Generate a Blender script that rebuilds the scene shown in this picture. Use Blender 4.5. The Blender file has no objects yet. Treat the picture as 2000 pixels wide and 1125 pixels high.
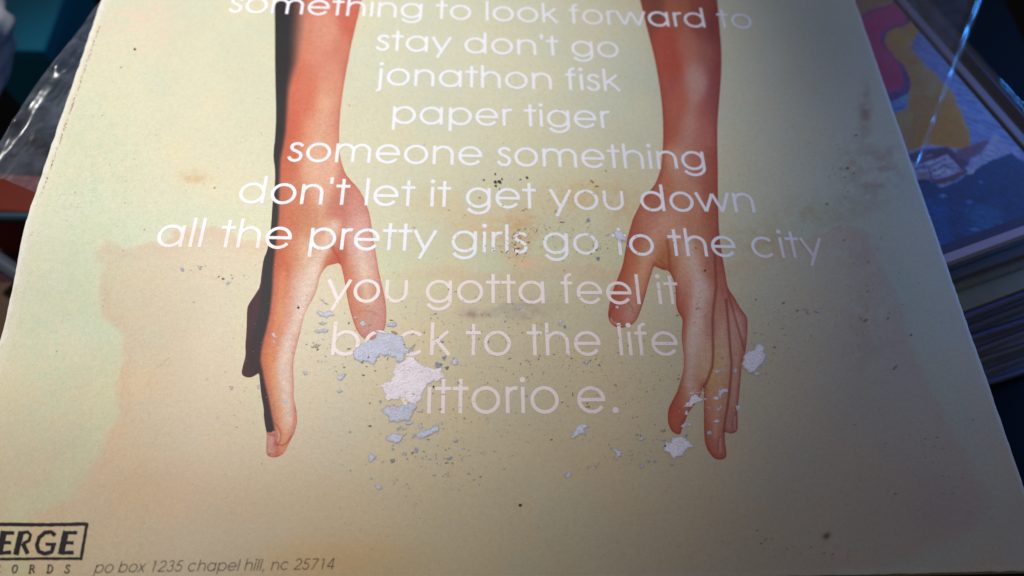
import bpy, math, random
import numpy as np
from mathutils import Matrix, Vector
from mathutils.geometry import delaunay_2d_cdt

random.seed(7); RNG = np.random.default_rng(7)
S = bpy.context.scene
COL = S.collection
CM = 0.01

# ------------------------------------------------------------------ camera
F = 1333.0; PX, PY = 1000.0, 562.5          # photograph: 2000 x 1125
dY = np.array([-72, 2694.5, -F]); dX = np.array([23400, -132, -F])
dY = dY/np.linalg.norm(dY); dX = dX-dX.dot(dY)*dY; dX = dX/np.linalg.norm(dX); dZ = np.cross(dX, dY)
R = np.stack([dX, dY, dZ], 0)                # rows: world axes seen by the camera; world = R @ cam
CAMP = -(R @ np.array([0, 0, -1.0]))*0.2259
cam_d = bpy.data.cameras.new('camera'); cam = bpy.data.objects.new('camera', cam_d); COL.objects.link(cam)
mw = Matrix.Identity(4)
for i in range(3):
    for j in range(3): mw[i][j] = R[i, j]
    mw[i][3] = CAMP[i]
cam.matrix_world = mw
cam_d.sensor_width = 36; cam_d.lens = 36*F/2000; cam_d.clip_start = 0.01; cam_d.clip_end = 20
cam_d.dof.use_dof = True; cam_d.dof.focus_distance = 0.216; cam_d.dof.aperture_fstop = 6.8
S.camera = cam

# ------------------------------------------------------------------ light
S.view_settings.view_transform = 'Standard'; S.view_settings.look = 'None'
S.view_settings.exposure = 0; S.view_settings.gamma = 1
w = bpy.data.worlds.new('World'); S.world = w; w.use_nodes = True
bg = w.node_tree.nodes['Background']; bg.inputs[0].default_value = (1.0, 0.93, 0.87, 1); bg.inputs[1].default_value = 0.125

def aim(o, target):
    o.rotation_euler = (Vector(target)-o.location).to_track_quat('-Z', 'Y').to_euler()
sp = bpy.data.lights.new('spot_lamp', 'SPOT'); so = bpy.data.objects.new('spot_lamp', sp); COL.objects.link(so)
so.location = (-0.24, 0.22, 0.62); aim(so, (-0.142, 0.106, 0))
sp.energy = 19.0; sp.color = (1.0, 0.985, 0.955); sp.shadow_soft_size = 0.022
sp.spot_size = math.radians(45.0); sp.spot_blend = 0.88
bl = bpy.data.lights.new('blue_lamp', 'AREA'); bo = bpy.data.objects.new('blue_lamp', bl); COL.objects.link(bo)
bo.location = (0.60, 0.15, 0.075); aim(bo, (0.20, 0.05, -0.05))
bl.shape = 'RECTANGLE'; bl.size = 0.04; bl.size_y = 0.30; bl.energy = 0.27; bl.color = (0.05, 0.28, 1.0); bl.spread = math.radians(75)

bl2 = bpy.data.lights.new('blue_strip_lamp', 'AREA'); bo2 = bpy.data.objects.new('blue_strip_lamp', bl2); COL.objects.link(bo2)
bo2.location = (0.62, 0.40, 0.11); aim(bo2, (0.22, 0.09, -0.02)); bl2.shape = 'RECTANGLE'; bl2.size = 0.05; bl2.size_y = 0.25
bl2.energy = 0.22; bl2.color = (0.04, 0.30, 1.0); bl2.spread = math.radians(75)

# ------------------------------------------------------------------ numbers
def smooth(t): t = np.clip(t, 0, 1); return t*t*(3-2*t)
def height(x, y):                            # cm -> cm: the lower left of the sleeve sags
    dx = smooth((-x-9.5)/7.6); dy = smooth((2.9-y)/4.5)
    return -0.63*dx*dy - 0.05*np.sin(x*0.19+0.4)*smooth((y+12)/30)
def to_px(x, y, z):                          # cm -> picture coordinates
    p = np.stack([np.asarray(x, float), np.asarray(y, float), np.asarray(z, float)], -1)/100 - CAMP
    c = p @ R
    return PX + F*c[..., 0]/-c[..., 2], PY - F*c[..., 1]/-c[..., 2]
def on_plane(px, py, z=0.0):                 # picture -> cm on the plane z (cm)
    px = np.asarray(px, float); py = np.asarray(py, float); z = np.asarray(z, float)
    d = np.stack([px-PX, -(py-PY), -F*np.ones_like(px)], -1) @ R.T
    t = (z/100-CAMP[2])/d[..., 2]
    return (CAMP[0]+t*d[..., 0])*100, (CAMP[1]+t*d[..., 1])*100
def on_sleeve(px, py):
    z = np.zeros_like(np.asarray(px, float))
    for _ in range(4):
        x, y = on_plane(px, py, z); z = height(x, y)
    return x, y
def s2l(c):
    c = np.asarray(c, float)/255.0
    return np.where(c <= 0.04045, c/12.92, ((c+0.055)/1.055)**2.4)
_tab = RNG.random((256, 256))
def vnoise(x, y):
    xi = np.floor(x).astype(int); yi = np.floor(y).astype(int); fx = x-xi; fy = y-yi
    fx = fx*fx*(3-2*fx); fy = fy*fy*(3-2*fy)
    g = lambda a, b: _tab[a % 256, b % 256]
    return (g(xi, yi)*(1-fx)+g(xi+1, yi)*fx)*(1-fy)+(g(xi, yi+1)*(1-fx)+g(xi+1, yi+1)*fx)*fy
def fbm(x, y, o=4):
    s = 0; a = 0.5; t = 0
    for k in range(o):
        s = s+a*vnoise(x*2**k+17.3*k, y*2**k+5.1*k); t += a; a *= 0.5
    return s/t - 0.5                         # -0.5 .. 0.5
def inside(px, py, poly):
    r = np.zeros(px.shape, bool); n = len(poly)
    for i in range(n):
        x0, y0 = poly[i]; x1, y1 = poly[(i+1) % n]
        if y0 == y1: continue
        c = ((y0 > py) != (y1 > py)) & (px < (x1-x0)*(py-y0)/(y1-y0)+x0)
        r ^= c
    return r
def dist(px, py, pts, closed=False):
    d = np.full(px.shape, 1e9); n = len(pts)
    for i in range(n if closed else n-1):
        ax, ay = pts[i]; bx, by = pts[(i+1) % n]; vx, vy = bx-ax, by-ay; L = vx*vx+vy*vy+1e-9
        t = np.clip(((px-ax)*vx+(py-ay)*vy)/L, 0, 1)
        d = np.minimum(d, np.hypot(px-ax-t*vx, py-ay-t*vy))
    return d

# ------------------------------------------------------------------ objects
def mesh(name, v, f, mat, parent=None, col=None, uv=None, smooth_=False):
    me = bpy.data.meshes.new(name); me.from_pydata([tuple(p) for p in v], [], [tuple(q) for q in f]); me.update()
    if mat: me.materials.append(mat)
    if col is not None:
        a = me.color_attributes.new('ink', 'FLOAT_COLOR', 'POINT')
        c = np.ones((len(v), 4), np.float32); c[:, :3] = col; a.data.foreach_set('color', c.ravel())
    if smooth_: me.shade_smooth()
    o = bpy.data.objects.new(name, me); COL.objects.link(o)
    if parent: o.parent = parent
    return o
def empty(name, label, cat, group=None, loc=(0, 0, 0)):
    o = bpy.data.objects.new(name, None); COL.objects.link(o); o.location = loc; o.empty_display_size = 0.02
    o['label'] = label; o['category'] = cat
    if group: o['group'] = group
    return o
def tag(o, label=None, cat=None, group=None, kind=None):
    for k, v in (('label', label), ('category', cat), ('group', group), ('kind', kind)):
        if v: o[k] = v
    return o
def cdt(pts, faces=(), edges=()):
    r = delaunay_2d_cdt([Vector((float(a), float(b))) for a, b in pts], list(edges), [list(f) for f in faces], 0, 1e-6, True)
    return r
def lay(xy, lift):                           # cm points on the sleeve -> metres
    x, y = xy[:, 0], xy[:, 1]
    return np.stack([x, y, height(x, y)+lift], 1)*CM

# ------------------------------------------------------------------ materials
def nodes(name):
    m = bpy.data.materials.new(name); m.use_nodes = True; nt = m.node_tree
    return m, nt, nt.nodes['Principled BSDF'], nt.nodes.new, nt.links.new
def plain(name, rgb, rough=0.5, spec=0.5, var=0.12, scale=60, bump=0.0, metal=0.0):
    m, nt, b, N, L = nodes(name)
    tc = N('ShaderNodeTexCoord'); no = N('ShaderNodeTexNoise'); no.inputs['Scale'].default_value = scale; no.inputs['Detail'].default_value = 6
    L(tc.outputs['Object'], no.inputs['Vector'])
    mx = N('ShaderNodeMix'); mx.data_type = 'RGBA'; c = s2l(rgb)
    mx.inputs[6].default_value = (*(c*(1-var)), 1); mx.inputs[7].default_value = (*np.minimum(c*(1+var), 1), 1)
    L(no.outputs['Fac'], mx.inputs[0]); L(mx.outputs[2], b.inputs['Base Color'])
    b.inputs['Roughness'].default_value = rough; b.inputs['Specular IOR Level'].default_value = spec; b.inputs['Metallic'].default_value = metal
    if bump:
        bu = N('ShaderNodeBump'); bu.inputs['Strength'].default_value = bump; bu.inputs['Distance'].default_value = 0.0004
        L(no.outputs['Fac'], bu.inputs['Height']); L(bu.outputs[0], b.inputs['Normal'])
    return m
def ink_material(name, rough=0.42, speck=1.0, grain=0.10, spec=0.35, bump=0.25, fiber=False):
    """printed card: vertex ink colour x fine grain, worn specks"""
    m, nt, b, N, L = nodes(name)
    tc = N('ShaderNodeTexCoord'); at = N('ShaderNodeAttribute'); at.attribute_name = 'ink'
    def noise(sc, det=2, dim=None):
        n = N('ShaderNodeTexNoise'); n.inputs['Scale'].default_value = sc; n.inputs['Detail'].default_value = det
        L(tc.outputs['Object'], n.inputs['Vector']); return n
    def ramp(src, a, bb, lo, hi):
        r = N('ShaderNodeMapRange'); r.inputs['From Min'].default_value = a; r.inputs['From Max'].default_value = bb
        r.inputs['To Min'].default_value = lo; r.inputs['To Max'].default_value = hi; L(src, r.inputs['Value']); return r.outputs[0]
    def mul(a, bb):
        x = N('ShaderNodeMath'); x.operation = 'MULTIPLY'; L(a, x.inputs[0]); L(bb, x.inputs[1]); return x.outputs[0]
    fine = noise(2600, 2); mid = noise(700, 3); low = noise(60, 4)
    v = mul(ramp(fine.outputs['Fac'], 0.25, 0.75, 1-grain, 1+grain), ramp(mid.outputs['Fac'], 0.25, 0.75, 1-grain*0.5, 1+grain*0.5))
    v = mul(v, ramp(low.outputs['Fac'], 0.3, 0.7, 0.985, 1.015))
    cm = N('ShaderNodeVectorMath'); cm.operation = 'SCALE'; L(at.outputs['Color'], cm.inputs[0]); L(v, cm.inputs['Scale'])
    # colour noise of the halftone print
    cn = N('ShaderNodeMix'); cn.data_type = 'RGBA'; cn.blend_type = 'SOFT_LIGHT'; cn.inputs[0].default_value = 0.13
    L(cm.outputs[0], cn.inputs[6]); L(noise(1500, 1).outputs['Color'], cn.inputs[7])
    out = cn.outputs[2]
    if speck:
        vo = N('ShaderNodeTexVoronoi'); vo.inputs['Scale'].default_value = 900; vo.inputs['Randomness'].default_value = 1
        wv = N('ShaderNodeVectorMath'); wv.operation = 'MULTIPLY_ADD'; wv.inputs[1].default_value = (0.0016,)*3
        L(noise(2200, 2).outputs['Color'], wv.inputs[0]); L(tc.outputs['Object'], wv.inputs[2]); L(wv.outputs[0], vo.inputs['Vector'])
        sx = N('ShaderNodeSeparateColor'); L(vo.outputs['Color'], sx.inputs[0])
        pick = ramp(sx.outputs[0], 0.86, 1.0, 0.0, 0.30)           # dot radius, only in some cells
        lt = N('ShaderNodeMath'); lt.operation = 'LESS_THAN'; L(vo.outputs['Distance'], lt.inputs[0]); L(pick, lt.inputs[1])
        dens = ramp(noise(28, 3).outputs['Fac'], 0.42, 0.66, 0.08, 0.5*speck)
        fac = mul(lt.outputs[0], dens)
        sm = N('ShaderNodeMix'); sm.data_type = 'RGBA'; L(fac, sm.inputs[0]); L(out, sm.inputs[6]); sm.inputs[7].default_value = (0.20, 0.15, 0.10, 1)
        out = sm.outputs[2]
    L(out, b.inputs['Base Color'])
    b.inputs['Roughness'].default_value = rough; b.inputs['Specular IOR Level'].default_value = spec
    bu = N('ShaderNodeBump'); bu.inputs['Strength'].default_value = bump; bu.inputs['Distance'].default_value = 0.00012 if not fiber else 0.00035
    hn = noise(1100 if not fiber else 1500, 4); L(hn.outputs['Fac'], bu.inputs['Height']); L(bu.outputs[0], b.inputs['Normal'])
    return m
M_card = ink_material('printed card', rough=0.46, speck=0.9, grain=0.095)
M_arm = ink_material('photo print ink', rough=0.58, speck=0.5, grain=0.16, spec=0.22)
M_text = ink_material('unprinted white lettering', rough=0.5, speck=1.3, grain=0.04, bump=0.12)
M_black = ink_material('black print ink', rough=0.5, speck=0, grain=0.15)
M_torn = ink_material('torn paper fibre', rough=0.9, speck=0.15, grain=0.06, spec=0.15, bump=0.8, fiber=True)
M_speck = ink_material('scuff and sheen specks', rough=0.8, speck=0, grain=0.10, spec=0.2)

# ------------------------------------------------------------------ printed colours of the card, in sRGB
STAIN = [(60, 1010), (125, 985), (165, 930), (205, 880), (222, 830), (232, 770), (236, 700), (240, 668), (212, 628), (196, 606), (192, 560),
         (200, 520), (183, 516), (175, 498), (196, 478), (212, 468), (236, 476), (262, 477), (296, 468), (320, 470), (345, 458), (352, 446),
         (400, 446), (440, 450), (470, 462), (540, 470), (640, 500), (760, 527), (880, 520), (960, 540), (1030, 512), (1150, 520), (1290, 515), (1420, 520),
         (1490, 500), (1540, 470), (1640, 440), (1700, 452), (1712, 480), (1740, 560), (1790, 700), (1850, 820), (1930, 980), (1900, 1040),
         (1760, 1090), (1400, 1190), (60, 1190)]
BLOTS = [  # x, y, rx, ry, rgb, strength
    (380, 345, 26, 12, (205, 165, 115), .45), (1125, 385, 60, 28, (212, 178, 124), .45), (960, 440, 90, 30, (214, 180, 135), .4),
    (1010, 470, 30, 60, (200, 160, 115), .5), (1210, 400, 40, 40, (205, 165, 115), .35), (850, 390, 60, 30, (210, 185, 140), .4),
    (1690, 215, 12, 45, (160, 126, 98), .4), (1670, 310, 18, 14, (200, 155, 115), .5), (1690, 350, 45, 60, (186, 158, 124), .4),
    (1730, 330, 40, 50, (180, 150, 118), .35), (1655, 490, 45, 32, (198, 166, 146), .35), (1590, 420, 80, 30, (190, 165, 125), .3),
    (260, 60, 70, 45, (222, 200, 178), .55), (300, 30, 60, 30, (222, 200, 180), .4), (1010, 605, 60, 22, (150, 140, 130), .4), (930, 612, 22, 9, (150, 115, 105), .5),
    (1340, 385, 40, 14, (200, 150, 105), .4), (1480, 470, 60, 25, (196, 165, 120), .35), (990, 520, 50, 18, (200, 208, 170), .5),
    (1030, 515, 40, 12, (224, 185, 150), .6), (560, 980, 200, 60, (200, 170, 128), .35), (300, 960, 150, 60, (205, 168, 130), .4),
    (650, 1100, 160, 50, (205, 160, 95), .5), (60, 1080, 120, 40, (200, 185, 140), .3), (1430, 660, 260, 200, (190, 168, 128), .30),
    (1850, 1000, 120, 90, (176, 150, 138), .35), (1700, 640, 60, 120, (188, 162, 138), .25), (180, 370, 90, 180, (196, 204, 172), .5),
    (100, 700, 80, 160, (190, 202, 174), .35), (1600, 100, 100, 120, (190, 180, 155), .4), (1614, 1047, 7, 7, (110, 60, 40), .9),
    (735, 530, 60, 30, (205, 210, 165), .5), (840, 560, 60, 30, (206, 205, 160), .4), (505, 800, 30, 90, (205, 200, 155), .35), (480, 640, 35, 120, (205, 198, 155), .35)]
def card_rgb(px, py):
    n1 = fbm(px/170, py/150, 5); n2 = fbm(px/60+40, py/50+9, 4); n3 = fbm(px/14+3, py/11+7, 3)
    base = np.zeros(px.shape+(3,)); base[:] = (211, 208, 180)
    warm = smooth((py-520)/520)[..., None]
    base = base*(1-warm*.85)+np.array((196, 175, 143))*warm*.85
    mid = (np.exp(-((px-1000)/420)**2)*smooth((py-100)/500))[..., None]
    base = base*(1-.6*mid)+np.array((206, 189, 146))*.6*mid
    wx = px+34*n2+14*n3; wy = py+26*fbm(px/48+90, py/44+31, 4)+12*n3
    ins = inside(wx, wy, STAIN); d = dist(wx, wy, STAIN, True)
    sd = np.where(ins, d, -d); k = smooth((sd+5)/11)
    fade = 0.62-0.44*smooth((px-420)/350)*(1-.45*smooth((px-1480)/150))-0.12*smooth((py-850)/200)
    pink = np.array((208, 184, 154))
    base = base*(1-(k*fade)[..., None])+pink*(k*fade)[..., None]
    rim = np.exp(-((sd-14)/14)**2)*(.22+.3*n2)*(ins)
    base = base*(1-rim[..., None])+np.array((206, 168, 140))*rim[..., None]
    out = (1-k)*np.exp(-((sd+26)/30)**2)*0.35           # greener water-washed fringe outside the tidemark
    base = base*(1-out[..., None])+np.array((196, 206, 170))*out[..., None]
    base = base*(1+0.05*n1[..., None])+n1[..., None]*np.array((6, -5, -14))+n2[..., None]*np.array((7, -2, -8))
    for (x, y, rx, ry, c, s) in BLOTS:
        g = np.exp(-((px-x)/rx)**2-((py-y)/ry)**2)*s
        if rx < 100: g = g*np.clip(1+3.2*n3+1.6*n2, 0.1, 1.9)
        g = np.clip(g, 0, 1)
        base = base*(1-g[..., None])+np.array(c)*g[..., None]
    return np.clip(base, 0, 250)
def tint(px, py):                            # stain tint seen on the white letters
    b = card_rgb(px, py); wx = px+34*fbm(px/60+40, py/50+9, 4); wy = py+26*fbm(px/48+90, py/44+31, 4)
    ins = inside(wx, wy, STAIN); d = dist(wx, wy, STAIN, True); k = smooth((np.where(ins, d, -d)+6)/16)[..., None]
    c = np.array((239, 238, 246))*(1-k)+np.array((243, 227, 224))*k
    return c + (b-b.mean())*0.06

# ------------------------------------------------------------------ the record sleeve
sleeve = empty('record_sleeve', 'worn cream record sleeve with two printed arms and white song titles, lying on top', 'record sleeve')
X0, X1, Y0, Y1 = -16.16, 15.28, -8.96, 22.4
xs = np.linspace(X0, X1, 525); ys = np.concatenate([np.linspace(Y0, 15.5, 410), np.linspace(16, Y1, 12)])
gx, gy = np.meshgrid(xs, ys); gz = height(gx, gy)
ppx, ppy = to_px(gx, gy, gz)
edge = np.minimum.reduce([gx-X0, X1-gx, gy-Y0])
rgb = card_rgb(ppx, ppy)
strip = (smooth((0.42-(gx-X0))/0.08)*.5)[..., None]; rgb = rgb*(1-strip)+np.array((214, 208, 190))*strip
wear = (smooth((0.10-edge)/0.10)*(0.6-.5*(gx > 0)))[..., None]; rgb = rgb*(1-wear)+np.array((225, 222, 210))*wear
gx[:, 0] += .05*fbm(gy[:, 0]*3, gy[:, 0]*0+2, 4); gx[:, -1] += .05*fbm(gy[:, 0]*3, gy[:, 0]*0+9, 4); gy[0, :] += .04*fbm(gx[0]*3, gx[0]*0+4, 4)
wn = smooth((.16-edge+.22*fbm(gx*2.2, gy*2.2, 4))/.05)*(.75-.6*(gx > 0)); rgb = rgb*(1-wn[..., None])+np.array((226, 222, 212))*wn[..., None]
V = np.stack([gx, gy, gz - 0.012*smooth((0.08-edge)/0.08)], -1).reshape(-1, 3)*CM
ny, nx = gx.shape
idx = np.arange(nx*ny).reshape(ny, nx)
Fq = np.stack([idx[:-1, :-1], idx[:-1, 1:], idx[1:, 1:], idx[1:, :-1]], -1).reshape(-1, 4)
me = bpy.data.meshes.new('front_panel'); me.vertices.add(len(V)); me.vertices.foreach_set('co', V.astype(np.float32).ravel())
me.loops.add(Fq.size); me.loops.foreach_set('vertex_index', Fq.astype(np.int32).ravel())
me.polygons.add(len(Fq)); me.polygons.foreach_set('loop_start', np.arange(0, Fq.size, 4, dtype=np.int32))
me.update(calc_edges=True); me.shade_smooth(); me.materials.append(M_card)
a = me.color_attributes.new('ink', 'FLOAT_COLOR', 'POINT'); c = np.ones((len(V), 4), np.float32); c[:, :3] = s2l(rgb.reshape(-1, 3)); a.data.foreach_set('color', c.ravel())
o = bpy.data.objects.new('front_panel', me); COL.objects.link(o); o.parent = sleeve
# board thickness: the rim under the front panel, then a dark mouth and the second board
def slab(name, x0, x1, y0, y1, z0, z1, mat, parent, n=40):
    gx_, gy_ = np.meshgrid(np.linspace(x0, x1, n), np.linspace(y0, y1, n)); h_ = height(gx_, gy_)
    top = np.stack([gx_, gy_, h_+z1], -1).reshape(-1, 3)*CM; bot = np.stack([gx_, gy_, h_+z0], -1).reshape(-1, 3)*CM
    id_ = np.arange(n*n).reshape(n, n); f = []
    for t, off, rev in ((top, 0, 0), (bot, n*n, 1)):
        q = np.stack([id_[:-1, :-1], id_[:-1, 1:], id_[1:, 1:], id_[1:, :-1]], -1).reshape(-1, 4)+off
        f += [tuple(r[::-1]) if rev else tuple(r) for r in q]
    ring = list(id_[0, :])+list(id_[1:, -1])+list(id_[-1, -2::-1])+list(id_[-2:0:-1, 0])
    for i in range(len(ring)):
        p, q_ = int(ring[i]), int(ring[(i+1) % len(ring)]); f.append((p+n*n, q_+n*n, q_, p))
    col = np.tile(s2l((150, 142, 124)), (2*n*n, 1))
    return mesh(name, np.vstack([top, bot]), f, mat, parent, col)
slab('board_core', X0, X1, Y0, Y1, -0.085, -0.031, M_card, sleeve)
slab('back_panel', X0+.05, X1-.02, Y0-0.05, Y1, -0.30, -0.215, M_card, sleeve)
def spine_mesh():
    n = 60; yy = np.linspace(Y0, Y1, n); v = []; f = []
    for k, (dx, z) in enumerate([(0.0, -0.02), (-0.04, -0.08), (-0.05, -0.16), (-0.03, -0.24), (0.04, -0.30)]):
        for y in yy: v.append(((X0+dx)*CM, y*CM, (height(np.array(X0), np.array(y))+z)*CM))
    for k in range(4):
        for i in range(n-1): f.append((k*n+i, k*n+i+1, (k+1)*n+i+1, (k+1)*n+i))
    return v, f
v, f = spine_mesh(); mesh('folded_edge', v, f, M_card, sleeve, np.tile(s2l((215, 212, 195)), (len(v), 1)), smooth_=True)

# ------------------------------------------------------------------ printed arms
ARM_L = [(536,-12),(537,60),(537,112),(538,170),(539.5,225),(537,275),(535,287),(534,310),(537,327),(537.5,350),(535,375),(532,400),(530,437),(525,475),(521,492),
 (515,505),(511,532),(508,560),(500,573),(485,595),(482.5,605),(482,630),(481,655),(479,672),(480,695),(475,712),(471,731),(480,737),(490,737.5),(499,733),(506,728),
 (507.5,745),(510,770),(515.5,800),(515,812),(517.5,830),(521.5,849),(520,870),(520.5,888),(526,892),(536,894),(547,891),(556,884),(561,873),(566,862),(572,852),(577,839),
 (580.5,825),(580,810),(577.5,792),(573,777),(574,750),(572.5,725),(572.5,711),(575,693),(580,674),(585,655),(589,637),(593,619),(600,602),(610,585),(617.5,570),(621,555),
 (625,538),(634,525),(640,518.5),(652,516),(664,513),(670,533),(675,562),(680,592),(687.5,620),(695,642),(703,655),(713,663),(727,664),(741,657),(752,643),(755,620),(754,595),
 (749,570),(742,540),(737,513),(733,487),(728,462),(725,437),(722.5,420),(716,400),(707.5,380),(697.5,365),(685,352),(675,340),(670,327),(666,312),(662.5,295),(662,262),
 (663,240),(665,212),(670,175),(675,145),(680,120),(685,92),(692,62),(700,30),(706,0),(709,-12)]
DARK = [(577,-12),(575,40),(572,90),(570,125),(564,150),(560,175),(557.5,225),(556,255),(551,288),(546,312),(545,340),(544,375),(543,425),(539,465),(535,500),(532,530),(530.5,570),(526,612),
 (520,640),(514,662),(509,687),(508,705),(512,725),(517,750),(522.5,772),(528,800),(533,825),(536,842)]
ARM_R = [(1247,-12),(1250,0),(1255,20),(1262,50),(1272,87),(1280,120),(1286,155),(1291,187),(1294.5,225),(1295.5,265),(1294,300),(1291,325),(1287,342),(1281,357),(1272,370),
 (1262,380),(1252,395),(1244,412),(1237,425),(1231,445),(1226,462),(1222,484),(1219,502),(1216,518),(1210,535),(1202,554),(1195,573),(1190,595),(1187,615),(1190,627),(1197,636),
 (1207,640),(1220,640),(1231,636),(1240,630),(1248,616),(1255,595),(1261,575),(1266,555),(1272,535),(1277,519),(1285,523),(1295,527.5),(1305,528),(1312,538),(1317,552),(1320,567),(1320,587),
 (1321,600),(1325,611),(1334,624),(1332,642),(1331,660),(1334,680),(1336,703),(1335,724),(1329,744),(1322,767),(1312,785),(1306,797),(1304,811),(1305,828),(1311,841),(1320,848),(1329,849),
 (1332,837),(1339,820),(1345,805),(1354,794),(1362,782),(1370,768),(1373.5,752),(1374.5,775),(1375,805),(1375,835),(1376,860),(1380.5,876),(1387,887),(1396,896),(1405,898.5),(1415,896),
 (1419,892),(1418.5,879),(1416,865),(1415,851),(1416,843),(1422,846),(1430,847),(1436,845),(1440.5,840),(1441,824),(1440,805),(1442,785),(1444.5,762),(1447,737),(1448.5,715),(1450.5,704),
 (1455,691),(1457.5,675),(1459.5,655),(1460,630),(1459,619),(1452,610),(1444,599),(1435,582),(1423,565),(1419,552),(1416,530),(1412,508),(1409,490),(1406,470),(1404,445),(1403,420),(1402,375),
 (1402,325),(1401,287),(1401,240),(1405.5,187),(1409,140),(1409,100),(1407,70),(1404,37),(1401,0),(1400,-12)]
SL = [(640,0,222,120,92),(680,30,216,98,74),(640,60,226,138,110),(620,120,226,130,100),(665,110,220,120,92),(600,165,222,115,82),(640,200,233,152,114),(590,200,222,105,76),(650,150,226,138,106),(655,235,226,140,112),
 (580,255,222,96,62),(605,260,233,148,110),(640,260,230,148,114),(575,305,218,100,66),(603,320,232,164,126),(640,335,236,164,132),(580,385,216,118,80),(630,372,233,160,128),(670,372,214,118,92),(600,430,216,128,90),
 (660,410,214,118,94),(695,400,222,140,120),(705,450,228,158,142),(565,430,216,108,72),(620,470,226,156,118),(572,500,226,138,96),(552,520,208,80,48),(600,500,236,182,146),(640,462,230,158,116),(655,500,204,88,56),
 (700,480,233,166,144),(705,530,236,182,156),(683,545,222,120,84),(722,500,233,170,148),(550,565,226,118,78),(580,560,237,176,148),(602,560,240,194,168),(562,620,234,156,124),(590,602,240,196,176),(540,640,226,118,78),
 (562,680,237,176,154),(530,695,230,120,74),(552,722,240,190,170),(568,700,236,176,150),(530,750,234,136,88),(550,770,240,190,164),(566,760,232,164,138),(542,810,234,142,98),(565,810,226,140,108),(560,850,232,150,122),
 (545,880,228,140,112),(530,866,216,158,150),(712,580,228,150,116),(722,612,224,154,128),(702,600,226,130,96),(738,632,224,150,134),(722,648,214,142,130)]
SR = [(1275,20,150,78,60),(1320,20,196,108,76),(1370,30,176,82,64),(1395,60,148,66,58),(1300,80,204,86,62),(1340,100,210,118,94),(1380,110,192,104,86),(1402,130,164,74,68),(1302,170,196,92,72),(1315,120,204,82,58),
 (1330,200,210,104,78),(1360,160,214,150,132),(1380,230,200,98,84),(1396,200,168,82,80),(1312,250,200,98,70),(1340,260,214,134,106),(1370,250,210,124,102),(1320,320,222,158,122),(1360,320,212,124,94),(1388,330,196,96,72),
 (1300,360,212,122,82),(1340,370,220,144,110),(1280,392,196,102,74),(1262,420,208,124,94),(1300,430,222,154,120),(1350,420,216,138,100),(1392,420,200,106,72),(1246,460,196,98,68),(1272,470,222,150,116),(1320,470,222,154,120),
 (1370,470,212,134,98),(1400,470,190,92,68),(1232,512,202,102,68),(1258,520,226,154,108),(1302,505,200,112,62),(1350,510,230,170,130),(1390,520,202,118,84),(1215,560,200,98,64),(1248,560,222,144,98),(1208,600,196,92,68),
 (1230,610,208,146,128),(1240,580,216,144,108),(1340,560,222,146,110),(1368,570,236,192,168),(1332,600,206,98,68),(1360,620,232,182,158),(1386,620,206,134,104),(1405,580,212,130,100),(1410,640,222,150,120),(1350,670,232,182,152),
 (1345,720,222,156,110),(1372,700,226,166,130),(1410,700,228,172,122),(1342,760,212,122,82),(1358,770,222,156,116),(1325,800,202,86,56),(1345,788,222,144,108),(1318,832,212,106,66),(1390,760,230,168,104),(1415,760,222,146,104),
 (1395,800,226,144,104),(1390,840,212,112,78),(1410,850,222,146,116),(1400,882,212,112,82),(1440,660,218,156,126),(1452,640,212,140,116),(1435,720,218,150,116),(1435,780,218,156,128),(1430,830,202,130,112)]
CREASE_R = [([(1345,480),(1366,560),(1362,620),(1350,690),(1346,745),(1352,770)],12,(236,196,176),.6),([(1410,640),(1411,720),(1400,790),(1396,850)],7,(232,176,136),.45),([(1400,705),(1392,745)],6,(236,170,90),.5),([(1360,140),(1352,210),(1345,270),(1335,330)],12,(216,150,132),.5),([(1290,430),(1320,450)],16,(226,160,126),.4),([(1262,500),(1250,560)],9,(228,158,116),.5),([(1440,700),(1433,790)],5,(226,166,140),.45),([(1438,615),(1451,655)],6,(224,166,142),.5),([(1396,470),(1397,517),(1399,562),(1395,590),(1392,620),(1392,655),(1393,692),(1391,717),(1382,742),(1374,757)],2.6,(150,62,44),.8),
 ([(1418,585),(1421,615),(1424,655),(1426,680),(1429,710),(1427,738),(1424,770),(1420,800),(1416,820),(1414,843)],2.4,(158,62,46),.85),
 ([(1421,568),(1430,600),(1437,625),(1444,650),(1450,670),(1453.5,684)],2.0,(160,70,52),.75),
 ([(1278,514),(1288,521),(1300,526)],2.2,(185,70,45),.7),([(1303,470),(1306,490),(1307,512),(1309,532)],3,(180,72,44),.75),([(1283,505),(1293,512),(1303,524)],2,(175,85,50),.5),([(1299,492),(1294,503),(1290,516)],2,(180,100,62),.5),
 ([(1201,597),(1193,609),(1189,619)],2.0,(165,60,45),.7),([(1192,622),(1198,631),(1208,635)],1.4,(240,190,180),.6),([(1225,590),(1234,601),(1238,612)],1.6,(170,90,70),.5),
 ([(1405,853),(1402,868),(1403,882),(1412,892)],1.4,(165,75,62),.55),([(1407,856),(1406,884)],2.2,(236,190,176),.45),([(1432,816),(1430,830),(1433,840)],1.3,(165,75,62),.55),([(1435,815),(1435,838)],2,(230,185,172),.45),
 ([(1336,625),(1339,645),(1337,668)],3,(196,90,62),.5),([(1394,540),(1398,560)],5,(196,90,62),.35),([(1410,480),(1405,540),(1412,575)],3.5,(176,80,62),.35)]
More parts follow.
